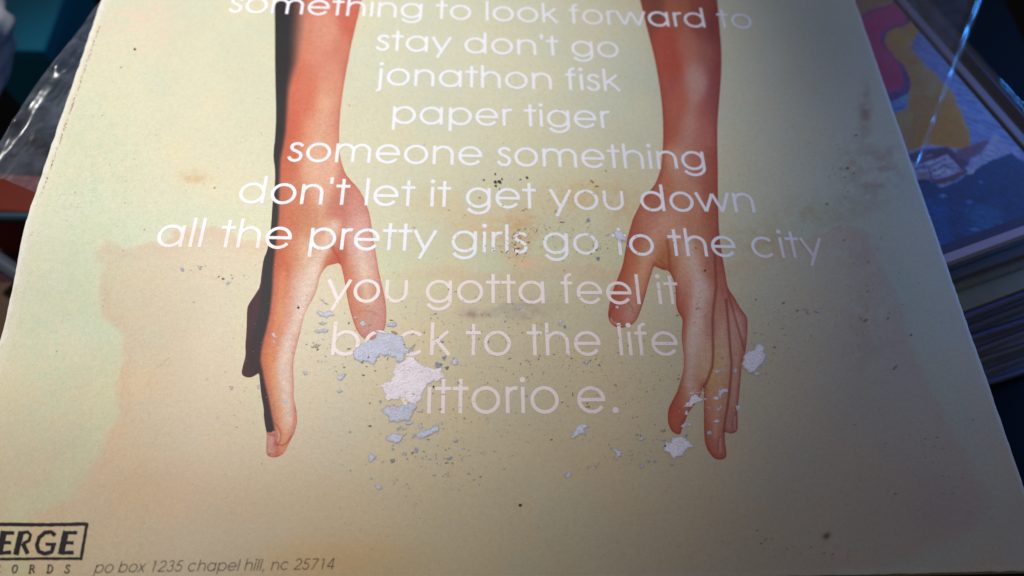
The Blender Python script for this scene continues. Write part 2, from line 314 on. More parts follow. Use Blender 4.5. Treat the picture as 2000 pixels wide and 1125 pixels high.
CREASE_L = [([(655,440),(625,500),(603,555),(590,605),(566,660),(555,715),(560,775),(564,825)],13,(247,212,190),.62),([(705,480),(712,540),(720,590)],10,(245,205,180),.5),([(640,200),(625,260),(620,320),(625,360)],12,(238,172,136),.4),([(663,513),(660,500),(652,490),(648,478)],3.0,(196,62,34),.75),([(640,519),(636,512),(642,500)],2,(205,110,70),.5),([(556,520),(552,500),(560,480)],8,(208,84,48),.45),
 ([(537,826),(546,838),(548.5,850),(546,863),(541,869),(538.5,862)],1.3,(180,64,38),.8),([(541,869),(552,870),(561,864),(569,852)],1.5,(196,70,44),.85),([(537,846),(537,862),(535,876),(528,886),(522,889)],1.3,(190,80,60),.7),
 ([(534,850),(526,848)],2,(150,50,40),.6),([(544,842),(546,852),(543,862)],2,(240,190,170),.5),([(524,880),(531,883),(536,876)],1.4,(246,205,180),.5),([(522,892),(534,893),(548,890)],1.6,(206,70,44),.7),
 ([(577,790),(576,812),(572,836)],2.5,(214,110,84),.5),([(700,610),(712,606),(724,608),(738,616)],2.2,(206,110,92),.4),([(688,384),(706,398),(716,410)],1.3,(200,110,84),.4),([(684,392),(700,404),(712,418)],1.2,(200,110,84),.35),([(636,690),(640,690)],1,(0,0,0),0),
 ([(574,560),(560,610),(550,650)],6,(240,160,128),.25)]
def arm_rgb(px, py, samples, creases, outline, left):
    s = np.array(samples, float); W = 0; C = 0
    for x, y, r, g, b in s:
        wgt = np.exp(-((px-x)/17)**2-((py-y)/31)**2)+1e-7/((px-x)**2+(py-y)**2+50)
        W = W+wgt; C = C+wgt[..., None]*np.array((r, g, b))
    C = C/W[..., None]
    d = dist(px, py, outline, True)
    k = (np.exp(-(d/(3.6 if left else 5.5))**1.2)*(.55 if left else .68))[..., None]; C = C*(1-k)+np.array((205, 84, 58) if left else (170, 56, 42))*k
    k = (np.exp(-(d/12.0)**2)*.12)[..., None]; C = C*(1-k)+np.array((214, 96, 66))*k
    if left:
        dx_ = np.interp(py, [p[1] for p in DARK], [p[0] for p in DARK])-px       # >0 on the dark side
        soft = np.interp(py, [0, 80, 130, 180, 300, 900], [32, 28, 18, 10, 6, 4.5])
        k = smooth((dx_+soft)/(soft*1.5))*(py < 846+((px-520)*-.2)); hot = np.exp(-((dx_+soft+1)/8)**2)*(1-k)*.55*(.35+.65*smooth((py-120)/120))
        C = C*(1-hot[..., None])+np.array((210, 92, 62))*hot[..., None]
        orr = np.exp(-((dx_+soft+15)/9)**2)*(1-k)*.5*smooth((py-420)/120); C = C*(1-orr[..., None])+np.array((242, 152, 92))*orr[..., None]
        dk = np.array((40, 36, 40.))*np.ones_like(C); pu = smooth((py-430)/120)*smooth((dx_-14)/12)
        pu = np.maximum(pu, .55*smooth((py-600)/100)); dk = dk*(1-pu[..., None])+np.array((70, 34, 40))*pu[..., None]
        rd = (np.exp(-(d/1.8)**2)*.35*smooth((py-470)/40))[..., None]; dk = dk*(1-rd)+np.array((140, 60, 66))*rd
        C = C*(1-k[..., None])+dk*k[..., None]
    for pts, wd, col, st in creases:
        k = np.exp(-(dist(px, py, pts)/wd)**2)*st; C = C*(1-k[..., None])+np.array(col)*k[..., None]
    C = C*(1+0.05*fbm(px/16, py/22, 3)[..., None])
    C = C+fbm(px/60+7, py/70, 3)[..., None]*np.array((3, 9, 8))
    g_ = C.mean(-1, keepdims=True); C = (g_+(C-g_)*.89)*.975
    C = C*np.where(C.sum(-1, keepdims=True) > 260, np.array((.985, 1.035, 1.05) if left else (.97, 1.0, 1.02)), 1.0)
    return np.clip(C, 0, 252)
def densify(poly, step):
    out = []
    for i in range(len(poly)):
        a_, b_ = np.array(poly[i], float), np.array(poly[(i+1) % len(poly)], float); n = max(1, int(np.linalg.norm(b_-a_)/step))
        out += [a_+(b_-a_)*k/n for k in range(n)]
    return np.array(out)
def chaikin(poly):
    p = np.array(poly, float); q = np.roll(p, -1, 0)
    return np.stack([p*.75+q*.25, p*.25+q*.75], 1).reshape(-1, 2)
def arm(outline, samples, creases, left, label):
    ring = densify(chaikin(outline), 3.0); st = 2.6
    bx0, by0 = ring.min(0); bx1, by1 = ring.max(0)
    gx_, gy_ = np.meshgrid(np.arange(bx0, bx1, st), np.arange(by0, by1, st)); gx_ = gx_+(np.arange(gx_.shape[0]) % 2)[:, None]*st/2
    P = np.stack([gx_.ravel(), gy_.ravel()], 1); ok = inside(P[:, 0], P[:, 1], ring)
    P = P[ok]; P = P[dist(P[:, 0], P[:, 1], ring, True) > 1.3]
    allp = np.vstack([ring, P]); n = len(ring)
    r = cdt(allp, (), [(i, (i+1) % n) for i in range(n)])
    vv = np.array([tuple(p) for p in r[0]]); ff = list(r[2])
    cen = np.array([vv[list(f_)].mean(0) for f_ in ff]); ok = inside(cen[:, 0], cen[:, 1], ring); ff = [f_ for f_, k in zip(ff, ok) if k]
    col = s2l(arm_rgb(vv[:, 0], vv[:, 1], samples, creases, outline, left))
    x, y = on_sleeve(vv[:, 0], vv[:, 1])
    ff = [tuple(reversed(f_)) for f_ in ff]
    o = mesh('printed_arm', lay(np.stack([x, y], 1), 0.0035), ff, M_arm, sleeve, col, smooth_=True); o['label'] = label
    return o
arm(ARM_L, SL, CREASE_L, True, 'printed bare arm with dark shaded side, left one')
arm(ARM_R, SR, CREASE_R, False, 'printed bare arm with spread fingers, right one')

# ------------------------------------------------------------------ lettering
def arc(cx, cy, rx, ry, a0, a1, n=None):
    n = n or max(4, int(abs(a1-a0)/9)); return [(cx+rx*math.cos(math.radians(a0+(a1-a0)*i/n)), cy+ry*math.sin(math.radians(a0+(a1-a0)*i/n))) for i in range(n+1)]
def circ(cx, r=.245, cy=.268): return arc(cx, cy, r, r, 0, 360, 40)
def crom(p, n=5):
    out = []; p = [p[0]]+p+[p[-1]]
    for i in range(1, len(p)-2):
        for k in range(n):
            t = k/n; out.append(tuple(0.5*((2*p[i][j])+(-p[i-1][j]+p[i+1][j])*t+(2*p[i-1][j]-5*p[i][j]+4*p[i+1][j]-p[i+2][j])*t*t+(-p[i-1][j]+3*p[i][j]-3*p[i+1][j]+p[i+2][j])*t**3) for j in (0, 1)))
    return out+[p[-2]]
XH, AS, DS = .536, .735, -.192
def disc(cx, cy, r): return ('disc', cx, cy, r)
G = {
 'a': (.683, [circ(.327), [(.572, XH), (.572, 0)]]), 'b': (.682, [circ(.356), [(.111, AS), (.111, 0)]]),
 'c': (.647, [arc(.327, .268, .245, .245, 42, 318)]), 'd': (.685, [circ(.327), [(.572, AS), (.572, 0)]]),
 'e': (.650, [arc(.325, .268, .245, .245, 4, 326), [(.085, .268), (.604, .268)]]),
 'f': (.314, [[(.128, 0), (.128, .60)]+arc(.238, .60, .11, .105, 170, 78), [(.015, .502), (.275, .502)]]),
 'g': (.674, [circ(.327), [(.572, XH), (.572, .06)]+arc(.327, .06, .245, .212, -6, -156)]),
 'h': (.610, [[(.098, AS), (.098, 0)], arc(.306, .300, .208, .208, 180, 0)+[(.514, 0)]]),
 'i': (.200, [[(.1, XH), (.1, 0)], disc(.1, .684, .057)]), 'j': (.203, [[(.1, XH), (.1, -.11)]+arc(.03, -.105, .07, .065, -8, -110), disc(.1, .684, .057)]),
 'k': (.502, [[(.098, AS), (.098, 0)], [(.12, .245), (.42, XH)], [(.20, .33), (.455, 0)]]), 'l': (.2, [[(.1, AS), (.1, 0)]]),
 'm': (.938, [[(.098, XH), (.098, 0)], arc(.283, .322, .185, .185, 180, 0)+[(.468, 0)], arc(.653, .322, .185, .185, 180, 0)+[(.838, 0)]]),
 'n': (.610, [[(.098, XH), (.098, 0)], arc(.306, .300, .208, .208, 180, 0)+[(.514, 0)]]), 'o': (.655, [circ(.3275)]),
 'p': (.682, [circ(.356), [(.111, XH), (.111, DS)]]), 'r': (.301, [[(.098, XH), (.098, 0)], arc(.252, .355, .154, .154, 180, 72)]),
 's': (.388, [crom([(.335, .435), (.275, .495), (.195, .510), (.115, .478), (.088, .405), (.125, .335), (.20, .295), (.285, .238), (.322, .155), (.288, .062), (.20, .024), (.105, .052), (.052, .130)])]),
 't': (.339, [[(.17, .70), (.17, 0)], [(.012, .502), (.325, .502)]]),
 'u': (.608, [[(.1, XH), (.1, .235)]+arc(.304, .232, .204, .204, 180, 360)+[(.508, XH)]]),
 'v': (.554, [[(.045, XH), (.277, .012)], [(.277, .012), (.509, XH)]]), 'w': (.831, [[(.035, XH), (.226, .012)], [(.226, .012), (.4155, .50)], [(.4155, .50), (.605, .012)], [(.605, .012), (.796, XH)]]),
 'x': (.480, [[(.05, XH), (.44, 0)], [(.43, XH), (.04, 0)]]), 'y': (.536, [[(.04, XH), (.277, .03)], [(.505, XH), (.165, DS)]]),
 '1': (.554, [[(.17, .62), (.295, .70), (.295, 0)]]), '2': (.554, [arc(.275, .50, .185, .19, 168, -38)+[(.07, .037)], [(.05, .037), (.49, .037)]]),
 '3': (.554, [arc(.265, .535, .15, .155, 160, -90), arc(.265, .205, .185, .175, 90, -165)]), '4': (.554, [[(.37, .72), (.05, .20)], [(.035, .19), (.50, .19)], [(.38, .72), (.38, 0)]]),
 '5': (.554, [[(.45, .68), (.19, .68)], [(.19, .70), (.12, .37)], arc(.255, .225, .20, .195, 132, -160)]), '7': (.554, [[(.06, .68), (.48, .68)], [(.47, .69), (.16, 0)]]),
 ',': (.277, [[(.14, .08), (.10, -.11)]]), '.': (.277, [disc(.14, .055, .064)]), "'": (.198, [[(.1, AS), (.095, .56)]]), ' ': (.277, [])}
def ribbons(poly, w):                        # one open stroke -> quads
    p = np.array(poly, float); q = [p[0]]
    for i in range(1, len(p)):
        n = max(1, int(np.linalg.norm(p[i]-p[i-1])/.12)); q += [p[i-1]+(p[i]-p[i-1])*(k+1)/n for k in range(n)]
    p = np.array(q); closed = np.linalg.norm(p[0]-p[-1]) < 1e-6
    if closed: p = p[:-1]
    n = len(p); t = np.zeros_like(p)
    for i in range(n):
        a_ = p[i-1] if (i or closed) else p[i]; b_ = p[(i+1) % n] if (i < n-1 or closed) else p[i]; t[i] = (b_-a_)/np.linalg.norm(b_-a_)
    nn = np.stack([-t[:, 1], t[:, 0]], 1)*w/2; A, B = p+nn, p-nn
    return [[A[i], B[i], B[(i+1) % n], A[(i+1) % n]] for i in range(n if closed else n-1)]
def shape_union(quads):
    pts = []; faces = []
    for q in quads:
        q = [tuple(v_) for v_ in q]; ar = sum(q[i][0]*q[(i+1) % len(q)][1]-q[(i+1) % len(q)][0]*q[i][1] for i in range(len(q)))
        if ar < 0: q = q[::-1]
        faces.append(list(range(len(pts), len(pts)+len(q)))); pts += q
    r = cdt(pts, faces)
    vv = np.array([tuple(p) for p in r[0]]); ff = [f_ for f_, q in zip(r[2], r[5]) if q]
    return vv, ff
def line_quads(text, w=.074, shear=0.0, track=0.0):
    x = 0; out = []
    for ch in text:
        adv, st = G[ch]
        for s_ in st:
            if s_[0] == 'disc': qs = [[(s_[1]+s_[3]*math.cos(t), s_[2]+s_[3]*math.sin(t)) for t in np.linspace(0, 2*math.pi, 20, endpoint=False)]]
            else: qs = ribbons(s_, w)
            out += [[(x+a_+shear*b_, b_) for a_, b_ in q] for q in qs]
        x += adv+track
    return out
def text_line(name, text, x0, y0, x1, y1, label, mat, colf, w=.074, shear=0.0, lift=0.0075, vs=1.0):
    q = line_quads(text, w, shear); vv, ff = shape_union(q)
    lo, hi = vv[:, 0].min(), vv[:, 0].max()
    (ax, bx_), (ay, by_) = on_sleeve(np.array([x0, x1]), np.array([y0, y1]))
    em = math.hypot(bx_-ax, by_-ay)/(hi-lo); ux = np.array([bx_-ax, by_-ay])/math.hypot(bx_-ax, by_-ay); uy = np.array([-ux[1], ux[0]])
    P = np.array([ax, ay])+np.outer((vv[:, 0]-lo)*em, ux)+np.outer(vv[:, 1]*em*vs, uy)
    px, py = to_px(P[:, 0], P[:, 1], height(P[:, 0], P[:, 1]))
    o = mesh(name, lay(P, lift), ff, mat, sleeve, s2l(colf(px, py))); o['label'] = label
    return o
LINES = [("something to look forward to", 445, 24, 1471, 56), ("stay don't go", 733, 98.5, 1210, 112.5), ("jonathon fisk", 734, 166, 1213, 178.5), ("paper tiger", 766, 241.5, 1194, 250.5),
 ("someone something", 560, 315, 1379, 332), ("don't let it get you down", 464, 396.5, 1476, 415.5), ("all the pretty girls go to the city", 303, 482, 1613, 505),
 ("you gotta feel it", 635, 590, 1328, 594.5), ("back to the life", 646, 694, 1327, 694.5), ("vittorio e.", 772, 808, 1209, 806.5)]
for t, x0, y0, x1, y1 in LINES:
    text_line('printed_title', t, x0, y0, x1, y1, 'white song title reading '+t.replace("'", ''), M_text, tint)
dark = lambda px, py: np.tile((46, 40, 42), (len(px), 1))+0.10*(card_rgb(px, py)-180)
text_line('printed_address', 'po box 1235 chapel hill, nc 25714', 183, 1119.5, 652, 1112, 'thin black slanted postal address line', M_black, dark, w=.052, shear=.13)
# black label logo: slanted frame, heavy capitals, small spaced capitals below
def px_quads(quads, name, label, parent=None, col=(34, 28, 34)):
    vv, ff = shape_union(quads); x, y = on_sleeve(vv[:, 0], vv[:, 1]); ff = [tuple(reversed(f_)) for f_ in ff]
    o = mesh(name, lay(np.stack([x, y], 1), 0.0075), ff, M_black, parent or sleeve, np.tile(s2l(col), (len(vv), 1)))
    if label: o['label'] = label
    return o
def rough_stroke(pts, w0, w1=None, amp=.5):
    p = []; w1 = w1 or w0
    for i in range(len(pts)-1):
        n = max(1, int(math.hypot(pts[i+1][0]-pts[i][0], pts[i+1][1]-pts[i][1])/5))
        p += [(pts[i][0]+(pts[i+1][0]-pts[i][0])*k/n, pts[i][1]+(pts[i+1][1]-pts[i][1])*k/n) for k in range(n)]
    p.append(pts[-1]); p = np.array(p, float); n = len(p); t = np.gradient(p, axis=0); t /= np.linalg.norm(t, axis=1)[:, None]
    nn = np.stack([-t[:, 1], t[:, 0]], 1); wd = np.linspace(w0, w1, n)/2
    A = p+nn*(wd+RNG.uniform(-amp, amp, n))[:, None]; B = p-nn*(wd+RNG.uniform(-amp, amp, n))[:, None]
    return [[A[i], B[i], B[i+1], A[i+1]] for i in range(n-1)]
logo = px_quads(rough_stroke([(-72, 1025), (0, 1024), (90, 1025), (169, 1023.5)], 7)+rough_stroke([(170.5, 1021), (164, 1058), (158, 1094)], 6)
         +rough_stroke([(161, 1091), (80, 1091), (0, 1092), (-84, 1092)], 5.5)+rough_stroke([(-84, 1095), (-72, 1021)], 6), 'logo_frame', 'black slanted logo frame')
B1 = 10.2
caps = {
 'M': rough_stroke([(-62, 1083), (-52, 1038)], B1)+rough_stroke([(-52, 1040), (-40, 1070)], B1)+rough_stroke([(-40, 1070), (-18, 1040)], 7)+rough_stroke([(-19, 1038), (-14, 1083)], B1),
 'E': rough_stroke([(-2, 1083), (8, 1037)], B1+2)+rough_stroke([(6, 1040.5), (28, 1041)], 7)+rough_stroke([(3, 1060), (22, 1060)], 6.5)+rough_stroke([(0, 1080), (22, 1079)], 7.5),
 'R': rough_stroke([(31, 1084), (42, 1038)], B1+1)+rough_stroke([(40, 1041), (54, 1039), (60, 1045), (57, 1056), (45, 1062)], 6.5)+rough_stroke([(45, 1061), (54, 1082)], 8.5),
 'G': rough_stroke([(108, 1046), (100, 1039), (88, 1040), (77, 1050), (72, 1064), (76, 1077), (88, 1081.5), (101, 1078), (105, 1066)], 8)+rough_stroke([(89, 1063), (110, 1063)], 6.5),
 'F': rough_stroke([(119, 1083), (129, 1037)], B1+2)+rough_stroke([(126, 1040.5), (151, 1040.5)], 7)+rough_stroke([(123, 1060), (144, 1060)], 6.5)+rough_stroke([(119, 1080), (144, 1079)], 7.5)}
for k in 'MERGF': px_quads(caps[k], 'logo_letter', 'heavy black slanted capital %s of the logo' % ('E' if k == 'F' else k), logo)
def small(ch, x, y=1119.5, h=16):
    wv = 3.0; s_ = lambda *p: rough_stroke([(x+a_*11+b_*2.2, y-b_*h) for a_, b_ in p], wv, amp=.2)
    if ch == 'R': return s_((0.1, 0), (0.1, 1))+s_((-.15, .02), (.35, .02))+s_((-.1, .97), (.6, .95), (.8, .75), (.6, .52), (.1, .5))+s_((.45, .5), (.95, .02))
    if ch == 'E': return s_((0.1, 0), (0.1, 1))+s_((-.1, .97), (.85, .97), (.85, .8))+s_((.1, .52), (.6, .52))+s_((-.1, .02), (.85, .02), (.9, .22))
    if ch == 'C': return s_((.85, .78), (.5, 1), (.1, .75), (.02, .4), (.3, .03), (.65, .03), (.9, .22))
    if ch == 'O': return s_((.5, 1), (.12, .8), (.03, .4), (.3, .03), (.65, .08), (.92, .5), (.8, .88), (.5, 1))
    if ch == 'D': return s_((.1, 0), (.1, 1))+s_((-.1, .97), (.5, .97), (.88, .7), (.85, .3), (.5, .03), (-.1, .03))
    if ch == 'S': return s_((.82, .75), (.75, .95), (.35, .98), (.12, .75), (.4, .55), (.75, .38), (.72, .08), (.35, .02), (.05, .1), (.05, .3))
for ch, x in zip('RECORDS', (-78, -44, -10, 23, 57, 92, 126)): px_quads(small(ch, x), 'small_letter', 'small black capital %s under the logo' % ch, logo, (62, 56, 56))

# ------------------------------------------------------------------ torn patches: the print ripped off down to the paper fibre
def jag(poly, amp, it=3):
    p = [np.array(q, float) for q in poly]
    for k in range(it):
        q = []
        for i in range(len(p)):
            a_, b_ = p[i], p[(i+1) % len(p)]; d_ = b_-a_; L_ = np.linalg.norm(d_); n_ = np.array([-d_[1], d_[0]])/(L_+1e-6)
            q += [a_, (a_+b_)/2+n_*RNG.normal(0, amp)*min(L_, 14)/10]
        p = q; amp *= .85
    return np.array(p)
GB, GP, WH, WB = (208, 209, 223), (246, 233, 236), (238, 230, 236), (218, 217, 230)
def z3(l): return [(400+a_/4, 500+b_/4) for a_, b_ in l]
def z4(l): return [(400+a_/4, 700+b_/4) for a_, b_ in l]
def z6(l): return [(1100+a_/4, 250+b_/4) for a_, b_ in l]
def z7(l): return [(1100+a_/4, 480+b_/4) for a_, b_ in l]
def z8(l): return [(1100+a_/4, 700+b_/4) for a_, b_ in l]
def c1(l, y0): return [(800+a_/5, y0+b_/5) for a_, b_ in l]
TORN = [
 (z3([(1155,745),(1200,710),(1255,675),(1300,655),(1335,640),(1345,610),(1320,582),(1370,600),(1440,605),(1500,625),(1545,625),(1555,690),(1590,720),(1600,765),(1560,785),(1545,830),(1510,835),(1490,790),(1430,775),(1370,770),(1340,800),(1330,840),(1280,830),(1210,830),(1170,810)]), GB, 1),
 (z4([(1370,210),(1400,190),(1460,180),(1485,130),(1455,100),(1490,70),(1500,40),(1560,20),(1590,-10),(1640,0),(1660,30),(1700,60),(1760,75),(1810,80),(1850,65),(1850,120),(1870,150),(1790,170),(1740,200),(1710,250),(1690,290),(1680,330),(1650,345),(1590,345),(1560,310),(1520,300),(1490,325),(1440,330),(1400,325),(1395,270),(1390,230)]), GP, 0),
 (z4([(1375,400),(1410,370),(1480,370),(1560,365),(1640,350),(1660,380),(1630,420),(1615,460),(1590,490),(1540,490),(1500,500),(1445,495),(1430,450),(1390,425)]), GB, 1),
 (z4([(1410,625),(1440,600),(1500,590),(1580,585),(1545,620),(1530,650),(1490,668),(1440,650)]), GB, 1),
 (z4([(1610,620),(1640,590),(1680,560),(1740,555),(1790,520),(1830,525),(1830,560),(1780,590),(1720,620),(1670,630)]), GB, 1),
 (z4([(1280,770),(1310,745),(1340,755),(1345,785),(1310,805)]), GB, 1),
 (z3([(870,445),(910,430),(990,435),(1015,460),(970,470),(945,490),(920,475)]), WB, 1), (z3([(880,520),(915,505),(960,515),(950,530),(905,535)]), GB, 1),
 (z3([(850,590),(900,580),(970,578),(950,600),(890,605)]), GB, 1), (z3([(890,340),(920,335),(960,370),(975,385),(930,365)]), GB, 1),
 (z3([(1420,530),(1450,520),(1500,545),(1470,565),(1430,555)]), GB, 1), (z3([(1030,950),(1060,935),(1110,925),(1090,950),(1060,975)]), WB, 1),
 (z3([(1030,1055),(1060,1040),(1090,1060),(1050,1075)]), GB, 1), (z3([(760,905),(800,900),(805,925),(780,935)]), GB, 1),
 (z3([(520,605),(545,600),(570,635),(550,640)]), WB, 0), (z3([(530,670),(550,668),(545,688)]), GB, 0), (z3([(1925,820),(1950,810),(1985,840),(1950,855)]), GB, 1),
 (z3([(1600,735),(1620,705),(1645,685),(1650,705),(1615,745)]), GB, 1), (z3([(1215,520),(1240,505),(1262,525),(1240,550),(1222,545)]), GB, 0), (z3([(1160,480),(1185,475),(1190,490),(1165,492)]), GB, 0),
 (z3([(855,350+340),(890,690),(900,700),(850,715),(820,710)]), (172, 168, 152), 1), (z3([(1850,790),(1880,780),(1885,800),(1860,808)]), GB, 1), (z3([(1790,860),(1850,845),(1855,860),(1800,870)]), (150,150,158), 1),
 (z4([(610,325),(640,318),(652,340),(625,352)]), GB, 0), (z4([(1320,990),(1360,985),(1390,1005),(1370,1022),(1335,1010)]), GB, 1), (z4([(1540,735),(1580,735),(1570,765)]), GB, 1),
 (z4([(1285,940),(1305,930),(1312,950)]), GB, 1), (z4([(1870,905),(1905,880),(1900,925)]), GB, 1), (z4([(1640,715),(1665,705),(1665,730),(1645,735)]), GB, 1), (z4([(1490,545),(1540,535),(1580,545),(1555,560),(1510,555)]), GB, 1),
 (z4([(1665,510),(1700,500),(1710,530),(1690,545),(1665,530)]), GB, 1), (z4([(1560,500),(1620,490),(1615,515),(1580,522)]), GB, 1), (z4([(1640,400),(1700,405),(1705,420),(1650,415)]), GB, 1), (z4([(1360,330),(1385,330),(1375,355)]), GB, 1),
 (z4([(400,210),(425,200),(430,230),(410,240)]), GB, 0), (z4([(180,225),(225,225),(200,250)]), (190,192,180), 0), (z4([(1455,695),(1480,700),(1470,720)]), GB, 1), (z4([(1450,790),(1485,785),(1475,815),(1455,820)]), (160,150,140), 1),
 (z8([(780,700),(800,680),(790,650),(840,655),(870,620),(930,610),(960,640),(990,665),(1020,685),(970,700),(950,730),(940,765),(890,770),(850,785),(830,740),(790,730)]), WH, 1),
 (z8([(935,378),(965,345),(990,320),(1000,300),(1050,292),(1125,315),(1080,330),(1045,345),(1010,378)]), WH, 0), (z8([(915,530),(940,500),(990,510),(995,530),(950,540)]), WB, 0),
 (z8([(980,280),(1000,262),(1020,268),(1005,285)]), WH, 0), (z8([(1040,270),(1100,265),(1095,278),(1050,276)]), WH, 0), (z8([(1155,318),(1190,298),(1215,315),(1180,322)]), WH, 0),
 (z8([(950,420),(975,415),(970,445),(950,440)]), WH, 0), (z8([(1160,490),(1190,478),(1225,485),(1200,502),(1175,500)]), WH, 0), (z8([(1210,250),(1240,230),(1285,245),(1270,265),(1240,280),(1235,310),(1220,300)]), WB, 0),
 (z8([(1175,110),(1200,90),(1250,70),(1255,85),(1210,120)]), WB, 0), (z8([(1325,85),(1350,80),(1358,105),(1335,112)]), WB, 0), (z8([(1190,400),(1225,365),(1245,380),(1210,410)]), WB, 0), (z8([(1110,385),(1145,380),(1140,398)]), GB, 0), (z8([(1130,570),(1150,565),(1155,600),(1135,600)]), GB, 0),
 (z8([(1345,370),(1360,372),(1372,400),(1355,410)]), WB, 0),
 (z7([(1385,920),(1410,860),(1445,820),(1500,800),(1470,760),(1530,765),(1575,790),(1590,860),(1560,910),(1520,950),(1500,985),(1560,1000),(1450,1000),(1410,960)]), WH, 1),
 (z8([(60,620),(85,570),(130,515),(205,530),(160,560),(120,605),(85,630)]), WB, 1), (z8([(370,700),(400,700),(460,740),(430,770),(400,790),(410,745)]), WB, 1), (z8([(0,915),(30,890),(70,905),(40,935)]), WB, 1),
 (z8([(590,820),(610,830),(640,850),(610,865)]), WB, 1), (z8([(180,845),(215,840),(205,865)]), GB, 1), (z8([(240,835),(270,840),(258,865)]), GB, 1), (z8([(590,630),(630,620),(635,640),(605,645)]), GB, 1),
 (z8([(760,630),(800,625),(805,645),(770,645)]), GB, 1), (z8([(755,550),(800,540),(800,570),(770,575)]), (180,170,160), 1), (z8([(830,825),(860,825),(855,845)]), GB, 1), (z8([(650,800),(680,795),(675,815)]), GB, 1), (z8([(700,805),(730,805),(718,822)]), GB, 1),
 (z8([(945,600),(975,595),(965,620)]), GB, 1), (z6([(385,810),(420,795),(460,810),(500,850),(490,880),(430,885),(400,850)]), WB, 1), (z6([(180,710),(210,705),(205,735),(190,738)]), GB, 1),
 (z6([(325,835),(360,825),(355,840)]), GB, 1), (z7([(255,95),(285,90),(285,115),(265,122)]), GB, 1), (z7([(405,475),(425,470),(433,488),(418,490)]), WB, 0), (z7([(1865,480),(1920,495),(1930,545),(1905,535)]), WB, 1), (z7([(160,912),(178,902),(195,907),(188,925)]), GB, 1),
 (z7([(0,625),(20,620),(18,645),(2,645)]), GB, 1), (c1([(1045,390),(1080,362),(1110,360),(1095,390),(1060,410)], 525), GB, 1), (c1([(1450,495),(1475,490),(1500,520),(1475,555),(1460,530)], 525), GB, 1), (c1([(1500,560),(1530,558),(1520,588)], 525), GB, 1),
 (c1([(400,905),(430,885),(475,910),(450,935),(425,925)], 525), GB, 1), (c1([(240,945),(290,925),(330,930),(290,955)], 525), (140,140,150), 1), (c1([(1120,895),(1150,875),(1180,895),(1155,920)], 525), GB, 1), (c1([(1690,915),(1720,900),(1750,915),(1720,935)], 525), GB, 1),
 (c1([(320,870),(350,865),(350,885),(325,888)], 525), GB, 1), (c1([(340,960),(385,955),(375,980),(350,980)], 525), (130,140,150), 1),
 (c1([(1725,800),(1770,790),(1800,800),(1760,812)], 300), WB, 0), (c1([(1820,1010),(1850,1005),(1850,1030),(1825,1035)], 300), GB, 1), (c1([(1730,640),(1750,630),(1765,655),(1740,668)], 300), GB, 1),
 ([(352,520), (358, 523), (358, 530), (353, 528)], GB, 1), ([(384, 519), (396, 520), (394, 522), (386, 521)], GB, 1), ([(446, 548), (449, 553), (444, 557), (441, 553)], GB, 1), ([(1590,607), (1605, 602), (1600, 611)], GB, 1)]
def torn(poly, col, rim):
    poly = np.array(poly, float); c_ = poly.mean(0); size = np.hypot(*(poly.max(0)-poly.min(0)))
    if size < 30: poly = jag(poly, 2.2, 1)
    out = jag(poly, 1.7 if size > 30 else 1.5, 5 if size > 30 else 4)
    per = out
    P = per
    if size > 12:
        st = 2.0 if size > 30 else 2.5
        gx_, gy_ = np.meshgrid(np.arange(out[:, 0].min(), out[:, 0].max(), st), np.arange(out[:, 1].min(), out[:, 1].max(), st))
        Q = np.stack([gx_.ravel(), gy_.ravel()], 1)+RNG.uniform(-.5, .5, (gx_.size, 2)); Q = Q[inside(Q[:, 0], Q[:, 1], per)]
        if len(Q): Q = Q[dist(Q[:, 0], Q[:, 1], per, True) > .9]; P = np.vstack([per, Q])
    n = len(per); r = cdt(P, (), [(i, (i+1) % n) for i in range(n)])
    vv = np.array([tuple(p) for p in r[0]]); cen = [vv[list(f_)].mean(0) for f_ in r[2]]
    cen = np.array(cen); ok = inside(cen[:, 0], cen[:, 1], per); ff = [tuple(reversed(f_)) for f_, k in zip(r[2], ok) if k]
    d = dist(vv[:, 0], vv[:, 1], per, True)
    C = np.tile(np.array(col, float), (len(vv), 1)); C *= (1+.05*RNG.normal(0, .5, len(vv)))[:, None]; C += (fbm(vv[:, 0]/12, vv[:, 1]/12, 3)*22)[:, None]
    if rim: k = np.exp(-(d/(1.5 if size > 20 else .8))**2)*.5; C = C*(1-k[:, None])+np.array((116, 122, 142))*k[:, None]
    else: k = np.exp(-(d/1.2)**2)*.25; C = C*(1-k[:, None])+np.array((160, 140, 140))*k[:, None]
    if rim and size > 14:
        t_ = fbm(vv[:, 0]/5+11, vv[:, 1]/3.6, 4)-.02-.30*np.clip(d/5, 0, 1); k = smooth(t_/.05)[:, None]*.85; C = C*(1-k)+card_rgb(vv[:, 0], vv[:, 1])*k
    x, y = on_sleeve(vv[:, 0], vv[:, 1]); o_ = lay(np.stack([x, y], 1), 0.0115)
    o_[:, 2] += smooth(d/4)*RNG.uniform(0, 1, len(vv))*0.00012
    return mesh('torn_patch', o_, ff, M_torn, sleeve, s2l(np.clip(C, 20, 250)))
for poly, col, rim in TORN: torn(poly, col, rim)

